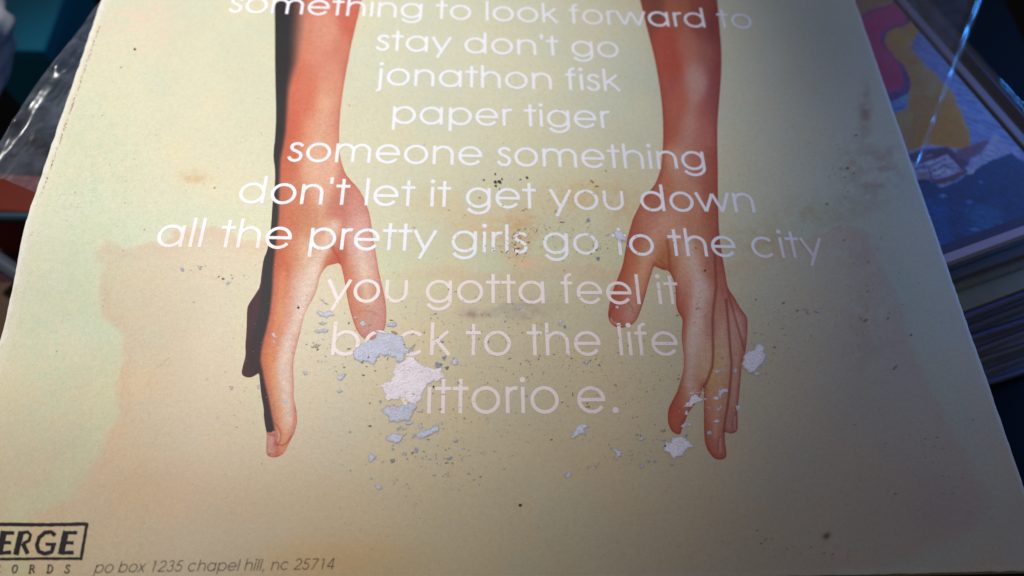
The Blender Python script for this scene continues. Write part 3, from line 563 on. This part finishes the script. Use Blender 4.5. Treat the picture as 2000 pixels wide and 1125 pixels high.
# ------------------------------------------------------------------ countless scuffs and dirt specks, plus painted scratch sheen
sv, sf, sc = [], [], []
def speck(x, y, r, el, ang, col):
    wx_, wy_ = on_plane(x, y, 0)
    if not (X0+.2 < wx_ < X1-.2 and Y0+.2 < wy_): return
    n = RNG.integers(5, 8); b = len(sv)
    for i in range(n):
        t = 2*math.pi*i/n; rr = r*RNG.uniform(.5, 1.2); ax = rr*el*math.cos(t); ay = rr*math.sin(t)
        sv.append((x+ax*math.cos(ang)-ay*math.sin(ang), y+ax*math.sin(ang)+ay*math.cos(ang))); sc.append(col)
    sf.append(tuple(range(b, b+n))[::-1])
DK, BR, BG = (136, 126, 106), (174, 150, 116), (160, 164, 172)
CL = [ (980, 660, 420, 130, 1500, ((190, 178, 148), (164, 152, 126), (206, 196, 176), (176, 172, 170)), .5), (900, 860, 300, 90, 500, ((190, 176, 146), (166, 152, 128)), .5), (1060, 450, 230, 70, 500, ((196, 180, 146), (170, 150, 118)), .5),
  # cx, cy, sx, sy, n, colours, size
 (930, 680, 190, 90, 340, (DK, BR, BG, BR), .9), (700, 700, 110, 80, 160, (DK, BG, BR), 1.0), (860, 880, 110, 60, 170, (DK, BR, BG), 1.0), (1180, 760, 120, 80, 240, (DK, BR), .8),
 (1230, 870, 80, 50, 130, (DK, BG, BR), .9), (1430, 690, 110, 110, 220, (DK, BR), .8), (1530, 640, 40, 50, 70, (DK, BG), .9), (380, 525, 40, 9, 26, (DK, BG), .8), (450, 545, 50, 14, 22, (DK, BG), .8),
 (1000, 470, 50, 30, 150, (BR, DK, (160, 95, 60)), .9), (1090, 440, 40, 40, 100, (BR, DK), .8), (1130, 375, 45, 15, 70, (BR, (150, 120, 50)), .9), (1010, 480, 10, 28, 70, ((150, 80, 50), DK), .9), (1650, 360, 50, 80, 90, (BR, DK), 1.0),
 (1700, 600, 70, 140, 160, (DK, BR), .8), (1800, 900, 90, 90, 110, (DK, BR), .9), (1500, 1070, 160, 30, 90, (DK, BR), .9), (900, 1020, 400, 60, 130, (DK, BR), .7), (480, 760, 60, 60, 30, (BG, DK), .8), (850, 1000, 100, 60, 30, (BG, BR), .9),
 (1000, 540, 700, 420, 500, (BR, DK), .55), (230, 400, 140, 300, 130, (DK, BR), .5), (1180, 480, 60, 20, 90, (BG, DK), .9), (1385, 790, 50, 50, 80, (WB, BR), .7), (860, 815, 60, 90, 90, (BG, GB), 1.0), (1380, 560, 60, 60, 40, (DK,), .6)]
for cx, cy, sx, sy, n, cols, sz in CL:
    for _ in range(int(n*.62)):
        x, y = RNG.normal(cx, sx*.6), RNG.normal(cy, sy*.6)
        speck(x, y, sz*RNG.exponential(.42)+.28, RNG.uniform(1, 3.4), RNG.normal(-.2, .6), cols[RNG.integers(len(cols))])
for x, y, r in [(967, 354.5, 2.8), (976, 355, 3.1), (968, 363, 2.6), (980, 350, 1.8), (945, 351.5, 1.6), (967, 340.5, 1.5), (1029.5, 347.5, 2), (1016, 350.5, 1.5), (976, 369, 1.2), (937, 386, 1.1), (1016, 987, 2.8), (582.5, 601, 1.8), (846, 755, 1.6), (1187, 485+0, .9), (1299, 871, 1.8), (263, 96.5, 2.0), (1377, 529, 1.6)]:
    for k in range(3): speck(x+RNG.normal(0, .5), y+RNG.normal(0, .5), r, RNG.uniform(1, 1.5), RNG.uniform(0, 3), (62, 66, 52) if y < 400 else (78, 66, 40))
for _ in range(150):                          # rubbed fold line along the left edge
    t = RNG.random(); y = 50+t*330; x = 196.5-.348*(y-47)+RNG.normal(0, 1.0); speck(x, y, RNG.uniform(.5, 1.2), 1.8, 1.9, (206, 172, 138) if RNG.random() < .85 else (140, 110, 86))
for (ax_, ay_), (bx2, by2) in (((772, 1003), (842, 1036)), ((700, 1020), (760, 1030)), ((738, 1018), (772, 1034)), ((760, 1040), (800, 1046)), ((1360, 820), (1372, 800)), ((300, 720), (330, 700)), ((1480, 230), (1500, 262))):  # pale scratch streaks, their bright sheen put into the colour
    for k in range(26):
        t = k/26+RNG.uniform(0, .02); speck(ax_+(bx2-ax_)*t, ay_+(by2-ay_)*t+2*math.sin(t*5), .45, 2.6, math.atan2(by2-ay_, bx2-ax_), (232, 226, 200))
sv = np.array(sv); x, y = on_sleeve(sv[:, 0], sv[:, 1]); P3 = lay(np.stack([x, y], 1), 0.0165)
b = 0
for k, f_ in enumerate(sf):
    for i in f_: P3[i, 2] += (k % 7)*2.5e-6
tag(mesh('scuff_sheen_specks', P3, sf, M_speck, sleeve, s2l(np.array(sc))), kind='stuff')

# ------------------------------------------------------------------ clear plastic
def clear(name, tintc, haze=0.05, rough=0.12, edge=0.9):
    m, nt, b, N, L = nodes(name); nt.nodes.remove(b)
    tr = N('ShaderNodeBsdfTransparent'); tr.inputs[0].default_value = (*tintc, 1)
    gl = N('ShaderNodeBsdfGlossy'); gl.inputs['Roughness'].default_value = rough; gl.inputs[0].default_value = (1, 1, 1, 1)
    df = N('ShaderNodeBsdfDiffuse'); df.inputs[0].default_value = (.42, .48, .66, 1)
    lw = N('ShaderNodeLayerWeight'); lw.inputs[0].default_value = .5
    pw = N('ShaderNodeMath'); pw.operation = 'POWER'; pw.inputs[1].default_value = 4.0; L(lw.outputs['Facing'], pw.inputs[0])
    fr = N('ShaderNodeMath'); fr.operation = 'MULTIPLY_ADD'; fr.inputs[1].default_value = .8; fr.inputs[2].default_value = .025; L(pw.outputs[0], fr.inputs[0])
    m1 = N('ShaderNodeMixShader'); L(fr.outputs[0], m1.inputs[0]); L(tr.outputs[0], m1.inputs[1]); L(gl.outputs[0], m1.inputs[2])
    m2 = N('ShaderNodeMixShader'); L(m1.outputs[0], m2.inputs[1]); L(df.outputs[0], m2.inputs[2])
    tc = N('ShaderNodeTexCoord'); no = N('ShaderNodeTexNoise'); no.inputs['Scale'].default_value = 90; no.inputs['Detail'].default_value = 8; no.inputs['Distortion'].default_value = 1.2
    L(tc.outputs['Object'], no.inputs['Vector'])
    mr = N('ShaderNodeMapRange'); mr.inputs['From Min'].default_value = .35; mr.inputs['From Max'].default_value = .75; mr.inputs['To Min'].default_value = haze*.5; mr.inputs['To Max'].default_value = haze*2
    L(no.outputs['Fac'], mr.inputs['Value']); L(mr.outputs[0], m2.inputs[0])
    bu = N('ShaderNodeBump'); bu.inputs['Strength'].default_value = .12; bu.inputs['Distance'].default_value = .0004; L(no.outputs['Fac'], bu.inputs['Height']); L(bu.outputs[0], gl.inputs['Normal'])
    L(m2.outputs[0], nt.nodes['Material Output'].inputs[0]); return m
M_bag = clear('soft clear plastic', (.90, .90, .93), haze=.075, rough=.24)
M_case = clear('hard clear plastic', (.93, .96, 1.0), haze=.006, rough=.08)

# plastic outer sleeve lying under the record sleeve
C4 = np.array([(-19.03, 5.1), (8.0, -7.6), (27.5, 24.3), (-14.2, 21.6)])
n = 240; uu, vv_ = np.meshgrid(np.concatenate([np.linspace(0, .07, 90), np.linspace(.075, .925, 70), np.linspace(.93, 1, 80)]), np.linspace(0, 1, n))
bxy = (1-uu)[..., None]*(1-vv_)[..., None]*C4[0]+uu[..., None]*(1-vv_)[..., None]*C4[1]+uu[..., None]*vv_[..., None]*C4[2]+(1-uu)[..., None]*vv_[..., None]*C4[3]
dl = uu*38; dr = (1-uu)*38; db = vv_*30
bz = -0.50-0.0*dl + .20*np.exp(-((dl-.42)/.30)**2)*(.35+.9*vnoise(vv_*24, uu*0+3.)*vnoise(vv_*9, uu*0+13.)*2)+.10*np.exp(-((dl-1.3-.5*vnoise(vv_*5, uu*0+1.))/.26)**2)*vnoise(vv_*26+5, uu*0+8)+.05*fbm(dl*.35, db*.25, 2)
bz += .07*np.exp(-((dr-.35)/.15)**2)*vnoise(vv_*40+50, uu*0+1.)*1.6+.05*fbm(dr*1.5+40, db*1.2, 3)
bz = bz-.35*smooth((3-dl)/3)*smooth((8-db)/8)-.10*smooth((2.0-dl)/2)
bz = np.minimum(bz, -0.335 + 10*((bxy[..., 0] < X0-.1) | (bxy[..., 0] > X1+.1)))
hb = height(bxy[..., 0], bxy[..., 1]); bz = bz+np.where(bxy[..., 0] < 0, hb, 0)
id_ = np.arange(n*n).reshape(n, n); q = np.stack([id_[:-1, :-1], id_[:-1, 1:], id_[1:, 1:], id_[1:, :-1]], -1).reshape(-1, 4)
o = mesh('plastic_sleeve', np.concatenate([bxy, bz[..., None]], -1).reshape(-1, 3)*CM, q, M_bag, smooth_=True)
tag(o, 'creased clear plastic outer sleeve poking out on both sides beneath the record sleeve', 'plastic sleeve')

# ------------------------------------------------------------------ disc cases at the right
def box_mesh(name, x0, x1, y0, y1, z0, z1, mat, parent, bev=0.03, col=None, soft=False):
    b = min(bev, (x1-x0)/3, (y1-y0)/3, (z1-z0)/3); v = []; f = []
    NB = 5 if soft else 1; qa = [math.pi/2*k/NB for k in range(NB+1)]
    rings = [(z0+b-b*math.cos(q), b-b*math.sin(q)) for q in qa]+[(z1-b+b*math.sin(q), b-b*math.cos(q)) for q in qa]
    for z, i in rings:
        for (x, y) in ((x0+i, y0+i), (x1-i, y0+i), (x1-i, y1-i), (x0+i, y1-i)): v.append((x, y, z))
    nr = len(rings)
    for k in range(nr-1):
        for i in range(4): f.append((k*4+i, k*4+(i+1) % 4, k*4+4+(i+1) % 4, k*4+4+i))
    f += [(3, 2, 1, 0), tuple(range(4*nr-4, 4*nr))]
    return mesh(name, np.array(v)*CM, f, mat, parent, col)
M_tray = plain('dark tray plastic', (14, 20, 58), .25, .5)
M_white = plain('white inlay paper', (180, 172, 182), .5)
M_navy = plain('navy inlay paper', (24, 32, 100), .35)
M_pink = plain('pale inlay edge', (214, 190, 206), .4)
M_steel = plain('ribbed hinge plastic', (170, 152, 168), .3, .6)
def case(label, corner, ang, z_top, size=(12.5, 14.2), thick=1.02, sheet=None, tilt=0.0, group='disc cases stacked beside the record sleeve', inlay=None):
    """corner: lower right corner, cm; local x runs to the left edge, y away"""
    t = empty('disc_case', label, 'disc case', group, (corner[0]*CM, corner[1]*CM, z_top*CM)); t.rotation_euler = (tilt, 0, math.radians(ang))
    W, H = size
    box_mesh('case_base', -W, 0, 0, H, -thick, -thick+.12, M_case, t, .05, soft=True)
    box_mesh('lid', -W, 0, .02, H-.02, -.14, 0, M_case, t, .065, soft=True)
    box_mesh('front_wall', -W+.05, -.05, -.015, .10, -thick+.125, -.145, M_case, t, .04, soft=True)
    box_mesh('side_wall', -.10, .015, .12, H-.15, -thick+.125, -.145, M_case, t, .04, soft=True)
    box_mesh('tray', -W+.2, -.25, .25, H-.2, -thick+.14, -.42, M_tray, t, .05)
    box_mesh('hinge_strip', -1.15, -.75, .2, H-.2, -.40, -.30, M_steel, t, .03)
    box_mesh('spine_inlay', -W+.15, -.2, .125, .17, -thick+.16, -.22, inlay or M_white, t, .01)
    box_mesh('side_inlay', -.22, -.14, .2, H-.2, -thick+.2, -.2, M_navy, t, .01)
    if sheet: sheet(t, W, H)
    return t
# painted booklet of the top case, all brushwork in one procedural material over vertex colours
CA = 19.8
def painting(t, W, H):
    step = .06; xs_ = np.arange(-W+.2, -1.55, step); ys_ = np.arange(.80, H-.3, step); gx_, gy_ = np.meshgrid(xs_, ys_)
    th = math.radians(CA); wx = CC[0]+gx_*math.cos(th)-gy_*math.sin(th); wy = CC[1]+gx_*math.sin(th)+gy_*math.cos(th)
    px, py = to_px(wx, wy, np.full_like(wx, ZC-.16))
    px0, py0 = px.copy(), py.copy(); px = px+9*fbm(px/22, py/22, 4); py = py+9*fbm(px/19+8, py/19+4, 4)
    C = np.zeros(px.shape+(3,)); C[:] = (168, 124, 62)
    C += fbm(px0/40, py0/40, 4)[..., None]*np.array((50, 40, 30))
    def put(poly, col, soft=3, st=1.0):
        nonlocal C
        ins = inside(px, py, poly); d = dist(px, py, poly, True); k = (smooth((np.where(ins, d, -d)+soft)/(2*soft))*st)[..., None]; C = C*(1-k)+np.array(col)*k
    put([(1600,-60),(1760,-60),(1745,-5),(1690,30),(1660,60),(1600,60)], (132, 98, 55))
    put([(1779,92),(1800,50),(1840,60),(2040,330),(2060,420),(1960,330),(1900,320),(1893,250),(1860,180),(1820,140)], (108, 122, 160))
    put([(1785,185),(1830,190),(1870,220),(1893,262),(1895,320),(1840,330),(1780,310)], (240, 118, 30))
    put([(1640,60),(1770,-10),(1790,20),(1700,80),(1660,110)], (118, 132, 168), 3)
    put([(1660,40),(1752,0),(1782,20),(1775,45),(1735,62),(1728,78),(1745,110),(1768,130),(1782,165),(1772,190),(1730,205),(1690,120)], (76, 40, 96), 3)
    put([(1650,50),(1750,4),(1778,24),(1765,46),(1728,58),(1720,75),(1738,100),(1756,122),(1766,158),(1756,176),(1720,184),(1680,110)], (158, 24, 84), 3)
    put([(1732,200),(1765,188),(1779,180),(1772,212),(1745,222),(1735,216)], (98, 132, 184), 2)
    put([(1738,216),(1752,212),(1768,208),(1764,213),(1750,217)], (40, 84, 160), 1.5)
    put([(1760,300),(1820,280),(1850,284),(1880,290),(1950,262),(1995,300),(2060,330),(1990,380),(1900,350),(1850,370),(1800,380)], (136, 138, 168), 3)
    put([(1765,306),(1800,292),(1850,284),(1872,300),(1895,312),(1870,345),(1850,330),(1820,300),(1790,318)], (70, 52, 72), 4)
    put([(1870,290),(1935,270),(1925,290),(1890,312),(1868,306)], (96, 76, 88), 4)
    put([(1806,318),(1848,300),(1866,318),(1888,334),(1868,348),(1826,356)], (156, 156, 184), 2, .9)
    for a_, b_, c_, d_, w_ in ((1790,318,1852,294,3), (1800,328,1846,310,1.6), (1808,338,1862,318,1.4), (1815,346,1850,334,1.2), (1850,296,1890,336,2.4), (1822,356,1888,338,2), (1812,326,1824,356,1.8), (1846,326,1880,330,1), (1786,330,1806,322,2)):
        put([(a_, b_-w_), (c_, d_-w_), (c_, d_+w_), (a_, b_+w_)] if abs(c_-a_) > 14 else [(a_-w_, b_), (c_-w_, d_), (c_+w_, d_), (a_+w_, b_)], (66, 48, 60), 1.4, .8)
    put([(1790,338),(1812,334),(1818,350),(1795,354)], (110, 92, 80), 3, .7)
    put([(1816,348),(1825,358),(1862,352),(1890,338),(1884,330),(1850,345)], (84, 60, 66), 2)
    put([(1780,360),(1816,350),(1838,364),(1870,352),(1895,338),(1940,312),(1975,300),(2010,320),(2080,360),(2080,560),(1780,560)], (5, 44, 78), 3)
    put([(1800,380),(1850,400),(1860,470),(1830,520),(1790,520)], (12, 68, 112), 12, .7); put([(1880,400),(1960,400),(1960,450),(1900,460)], (34, 90, 120), 14, .6)
    put([(1790,350),(1812,352),(1815,358),(1790,362)], (12, 20, 62), 2)
    for x_, y_, a_ in ((1842, 382, 8), (1897, 392, 7), (1903, 446, 10), (1915, 355, 5)): put([(x_-a_, y_), (x_, y_-3), (x_+a_, y_+1), (x_, y_+3)], (110, 150, 190), 3, .8)
    put([(1888,334),(1904,330),(1902,340),(1890,341)], (160, 164, 200), 2)
    st_ = fbm((px0*.94+py0*.34)/16, (py0*.94-px0*.34)/2.2, 4); C *= (1+.55*st_*(C[..., 2] > C[..., 0]*1.1)+.18*st_)[..., None]; C += (np.clip(fbm(px0/9+50, py0/6, 3)-.2, 0, 1)*260)[..., None]*(py0 > 350)[..., None]*np.array((.3, .7, .8))
    C = C.mean(-1, keepdims=True)+(C-C.mean(-1, keepdims=True))*1.25; C = C*1.5+np.array((2, 2, 6)); C *= (1+.16*fbm(px0/6, py0/3, 3))[..., None]
    m_ = gx_.shape; id2 = np.arange(gx_.size).reshape(m_); q2 = np.stack([id2[:-1, :-1], id2[:-1, 1:], id2[1:, 1:], id2[1:, :-1]], -1).reshape(-1, 4)
    o_ = mesh('painted_booklet', np.stack([gx_, gy_, np.full_like(gx_, -.18)], -1).reshape(-1, 3)*CM, q2, M_paint, t, s2l(np.clip(C, 4, 250).reshape(-1, 3)))
    o_['label'] = 'booklet with loose magenta, yellow and blue brushwork'
    box_mesh('front_strip', -W+.2, -.3, .12, .44, -.26, -.18, M_pink, t, .01); box_mesh('navy_border', -W+.2, -1.5, .45, .79, -.27, -.20, M_navy, t, .01)
    box_mesh('booklet_backing', -W+.2, -1.55, .45, H-.3, -.26, -.19, M_navy, t, .01)
M_paint = ink_material('painted print', rough=.4, speck=0, grain=.14, bump=.3)
def sheet_of(rgb, rgb2=None):
    m_ = plain('inlay print', rgb, .4, var=.5, scale=70)
    def f_(t, W, H): box_mesh('booklet', -W+.2, -1.3, .3, H-.2, -.24, -.17, m_, t, .01)
    return f_
ZC = -0.95
def meet(p, q, r, s):                         # intersection of two lines
    A_ = np.array([[q[0]-p[0], -(s[0]-r[0])], [q[1]-p[1], -(s[1]-r[1])]]); t = np.linalg.solve(A_, np.array([r[0]-p[0], r[1]-p[1]])); return p[0]+t[0]*(q[0]-p[0]), p[1]+t[0]*(q[1]-p[1])
pt = lambda x, y, z: tuple(float(v_) for v_ in on_plane(x, y, z))
CC = meet(pt(1835, 56, ZC), pt(2000, 222, ZC), pt(1842, 511, ZC), pt(2000, 457, ZC))
case('clear disc case with magenta, yellow and blue painted booklet, topmost at the right', CC, CA, ZC, size=(12.8, 17.0), sheet=painting)
def lower(y_left, y_right, z, rgb, label, dang=0.0, inlay=None, dx=0.0):
    p, q_ = pt(1900, y_left, z), pt(2000, y_right, z); a_ = math.degrees(math.atan2(q_[1]-p[1], q_[0]-p[0]))+dang; L_ = dx
    th = math.radians(a_); return case(label, (q_[0]+(3+L_)*math.cos(th), q_[1]+(3+L_)*math.sin(th)), a_, z, sheet=sheet_of(rgb), inlay=inlay)
M_olive = plain('olive inlay paper', (60, 78, 66), .5); M_grey = plain('grey inlay paper', (96, 92, 104), .5); M_blue = plain('blue inlay paper', (36, 78, 215), .25); M_dusk = plain('dusky inlay paper', (84, 74, 150), .4)
box = case('added black disc case standing in for the shaded gap under the painted one, its front edge jutting out', (CC[0]+.25, CC[1]-.72), CA-1, ZC-1.06, sheet=sheet_of((6, 6, 10)), inlay=M_tray)  # black case added to give the shaded gap its darkness
lower(616, 578, -3.15, (140, 122, 44), 'disc case with dull olive green booklet, just under the added black case', inlay=M_blue)
spec = [(-4.22, 640, 604, (30, 40, 80), 'first disc case below the olive one, with blue spine', M_navy), (-5.28, 664, 630, (40, 44, 70), 'second disc case below the olive one, with a dull blue spine', M_blue),
        (-6.34, 690, 655, (60, 56, 60), 'third disc case below the olive one, with dusky spine', M_dusk), (-7.40, 714, 680, (90, 84, 80), 'fourth disc case below the olive one, with pale spine', M_grey),
        (-8.46, 738, 704, (30, 34, 60), 'fifth disc case below the olive one, with navy spine', M_navy), (-9.52, 762, 728, (20, 30, 70), 'lowest disc case of the stack, with deep blue spine', M_blue)]
for k, (z, yl, yr, c_, lb, inl) in enumerate(spec): lower(yl, yr, z, c_, lb, dang=(-1) ** k*.8, inlay=inl, dx=(.3, -.4, .5, -.2, .1, 0)[k])

# ------------------------------------------------------------------ surroundings, out of focus
M_floor = plain('dark navy cloth', (5, 8, 16), .8, .2, var=.4, scale=14, bump=.5)
nf = 60; gx_, gy_ = np.meshgrid(np.linspace(-140, 160, nf), np.linspace(-90, 220, nf)); gz_ = -34+1.2*fbm(gx_/16, gy_/16, 4)
id_ = np.arange(nf*nf).reshape(nf, nf); q = np.stack([id_[:-1, :-1], id_[:-1, 1:], id_[1:, 1:], id_[1:, :-1]], -1).reshape(-1, 4)
tag(mesh('floor', np.stack([gx_, gy_, gz_], -1).reshape(-1, 3)*CM, q, M_floor, smooth_=True), kind='structure')
# crate that carries the pile
M_crate = plain('dark painted wood', (6, 8, 15), .8, .1, var=.3, scale=30)
cr = empty('display_stand', 'dark navy stand beneath the pile of disc cases and the record sleeve', 'stand', None, (0.06, 0.06, -0.34))
box_mesh('stand_top', -15, 29, -14, 24, 21.6, 23.2, M_crate, cr, .3)
for sx in (-14, 25):
    for sy in (-13, 20): box_mesh('leg', sx, sx+3, sy, sy+3, .8, 21.58, M_crate, cr, .2)
# hidden heap holding the sleeve up
def carton(name, label, cat, pxbox, z, h, rgb, rough=.5, ang=0, lidrgb=None, parts=True):
    xs2, ys2 = zip(*[pt(x_, y_, z) for x_, y_ in ((pxbox[0], pxbox[1]), (pxbox[2], pxbox[1]), (pxbox[2], pxbox[3]), (pxbox[0], pxbox[3]))])
    cx, cy = sum(xs2)/4, sum(ys2)/4; Wd, Hd = (max(xs2)-min(xs2))*.5, (max(ys2)-min(ys2))*.5
    t = empty(name, label, cat, None, (cx*CM, cy*CM, z*CM)); t.rotation_euler = (0, 0, math.radians(ang))
    m_ = plain(label[:24], rgb, rough, .3, scale=25); m2_ = plain('lid '+label[:20], lidrgb or rgb, rough, .3, scale=25)
    box_mesh('body', -Wd+.1, Wd-.1, -Hd+.1, Hd-.1, -h, -1.0, m_, t, .1); box_mesh('lid', -Wd, Wd, -Hd, Hd, -.99, 0, m2_, t, .12)
    return t
carton('storage_box', 'blurred teal box in the upper left corner', 'box', (10, -70, 84, 96), -14, 12, (0, 104, 136), ang=0)
carton('storage_box', 'blurred grey box right of the teal one, half hidden by plastic', 'box', (80, -60, 122, 60), -20, 12, (34, 26, 26), ang=8)
carton('storage_box', 'blurred dark orange box below the corner of the plastic', 'box', (-80, 340, 110, 412), -11, 5, (92, 22, 0), ang=-4)
carton('storage_box', 'blurred dark maroon box below the orange one', 'box', (-90, 436, 100, 560), -16, 9, (42, 8, 30), ang=-6)
carton('storage_box', 'blurred brown box low at the left edge', 'box', (-90, 548, 70, 720), -9, 8, (60, 40, 22), ang=0)
def rod(name, a_, b_, r, mat, label, cat):
    a_, b_ = np.array(a_), np.array(b_); d_ = (b_-a_)/np.linalg.norm(b_-a_); u_ = np.cross(d_, (0, 0, 1)); u_ /= np.linalg.norm(u_); w_ = np.cross(d_, u_); v = []; f = []
    for k in range(9):
        c_ = a_+(b_-a_)*k/8
        for i in range(12): t = 2*math.pi*i/12; v.append((c_+r*(u_*math.cos(t)+w_*math.sin(t)))*CM)
    for k in range(8):
        for i in range(12): f.append((k*12+i, k*12+(i+1) % 12, k*12+12+(i+1) % 12, k*12+12+i))
    f += [tuple(range(11, -1, -1)), tuple(range(96, 108))]
    return tag(mesh(name, v, f, mat, smooth_=True), label, cat)
M_rim = plain('grey rim', (52, 58, 70), .4)
pa, pb = pt(-60, 470, -6), pt(60, 552, -6); rod('tube', (*pa, -6.), (*pb, -6.), .35, M_rim, 'blurred grey tube slanting across the maroon box', 'tube')
pa, pb = pt(-60, 423, -6.5), pt(90, 424, -6.5); rod('tube', (*pa, -6.5), (*pb, -6.5), .22, plain('dark teal', (10, 44, 60), .4), 'blurred dark teal tube just below the orange box', 'tube')
# crumpled bag at the far left
def crumpled(label, pxc, z, rx, ry, rz, mat):
    cx, cy = pt(*pxc, z); nu, nv = 70, 50; v = []; f = []
    for j in range(nv+1):
        ph = math.pi*j/nv
        for i in range(nu):
            th = 2*math.pi*i/nu; d_ = np.array((math.sin(ph)*math.cos(th), math.sin(ph)*math.sin(th), math.cos(ph)))
            k = 1+.45*float(fbm(np.array(d_[0]*2.2+d_[2]*1.3+20), np.array(d_[1]*2.2+d_[2]*1.7+20), 4)); v.append(((cx+d_[0]*rx*k)*CM, (cy+d_[1]*ry*k)*CM, (z+d_[2]*rz*k)*CM))
    for j in range(nv):
        for i in range(nu): f.append((j*nu+i, (j+1)*nu+i, (j+1)*nu+(i+1) % nu, j*nu+(i+1) % nu))
    return tag(mesh('plastic_bag', v, f, mat, smooth_=True), label, 'plastic bag')
crumpled('blurred grey blue crumpled bag at the far left edge', (-88, 100), -8, 2.4, 4.6, 2.5, plain('grey plastic film', (158, 164, 172), .4, .4, var=.3))
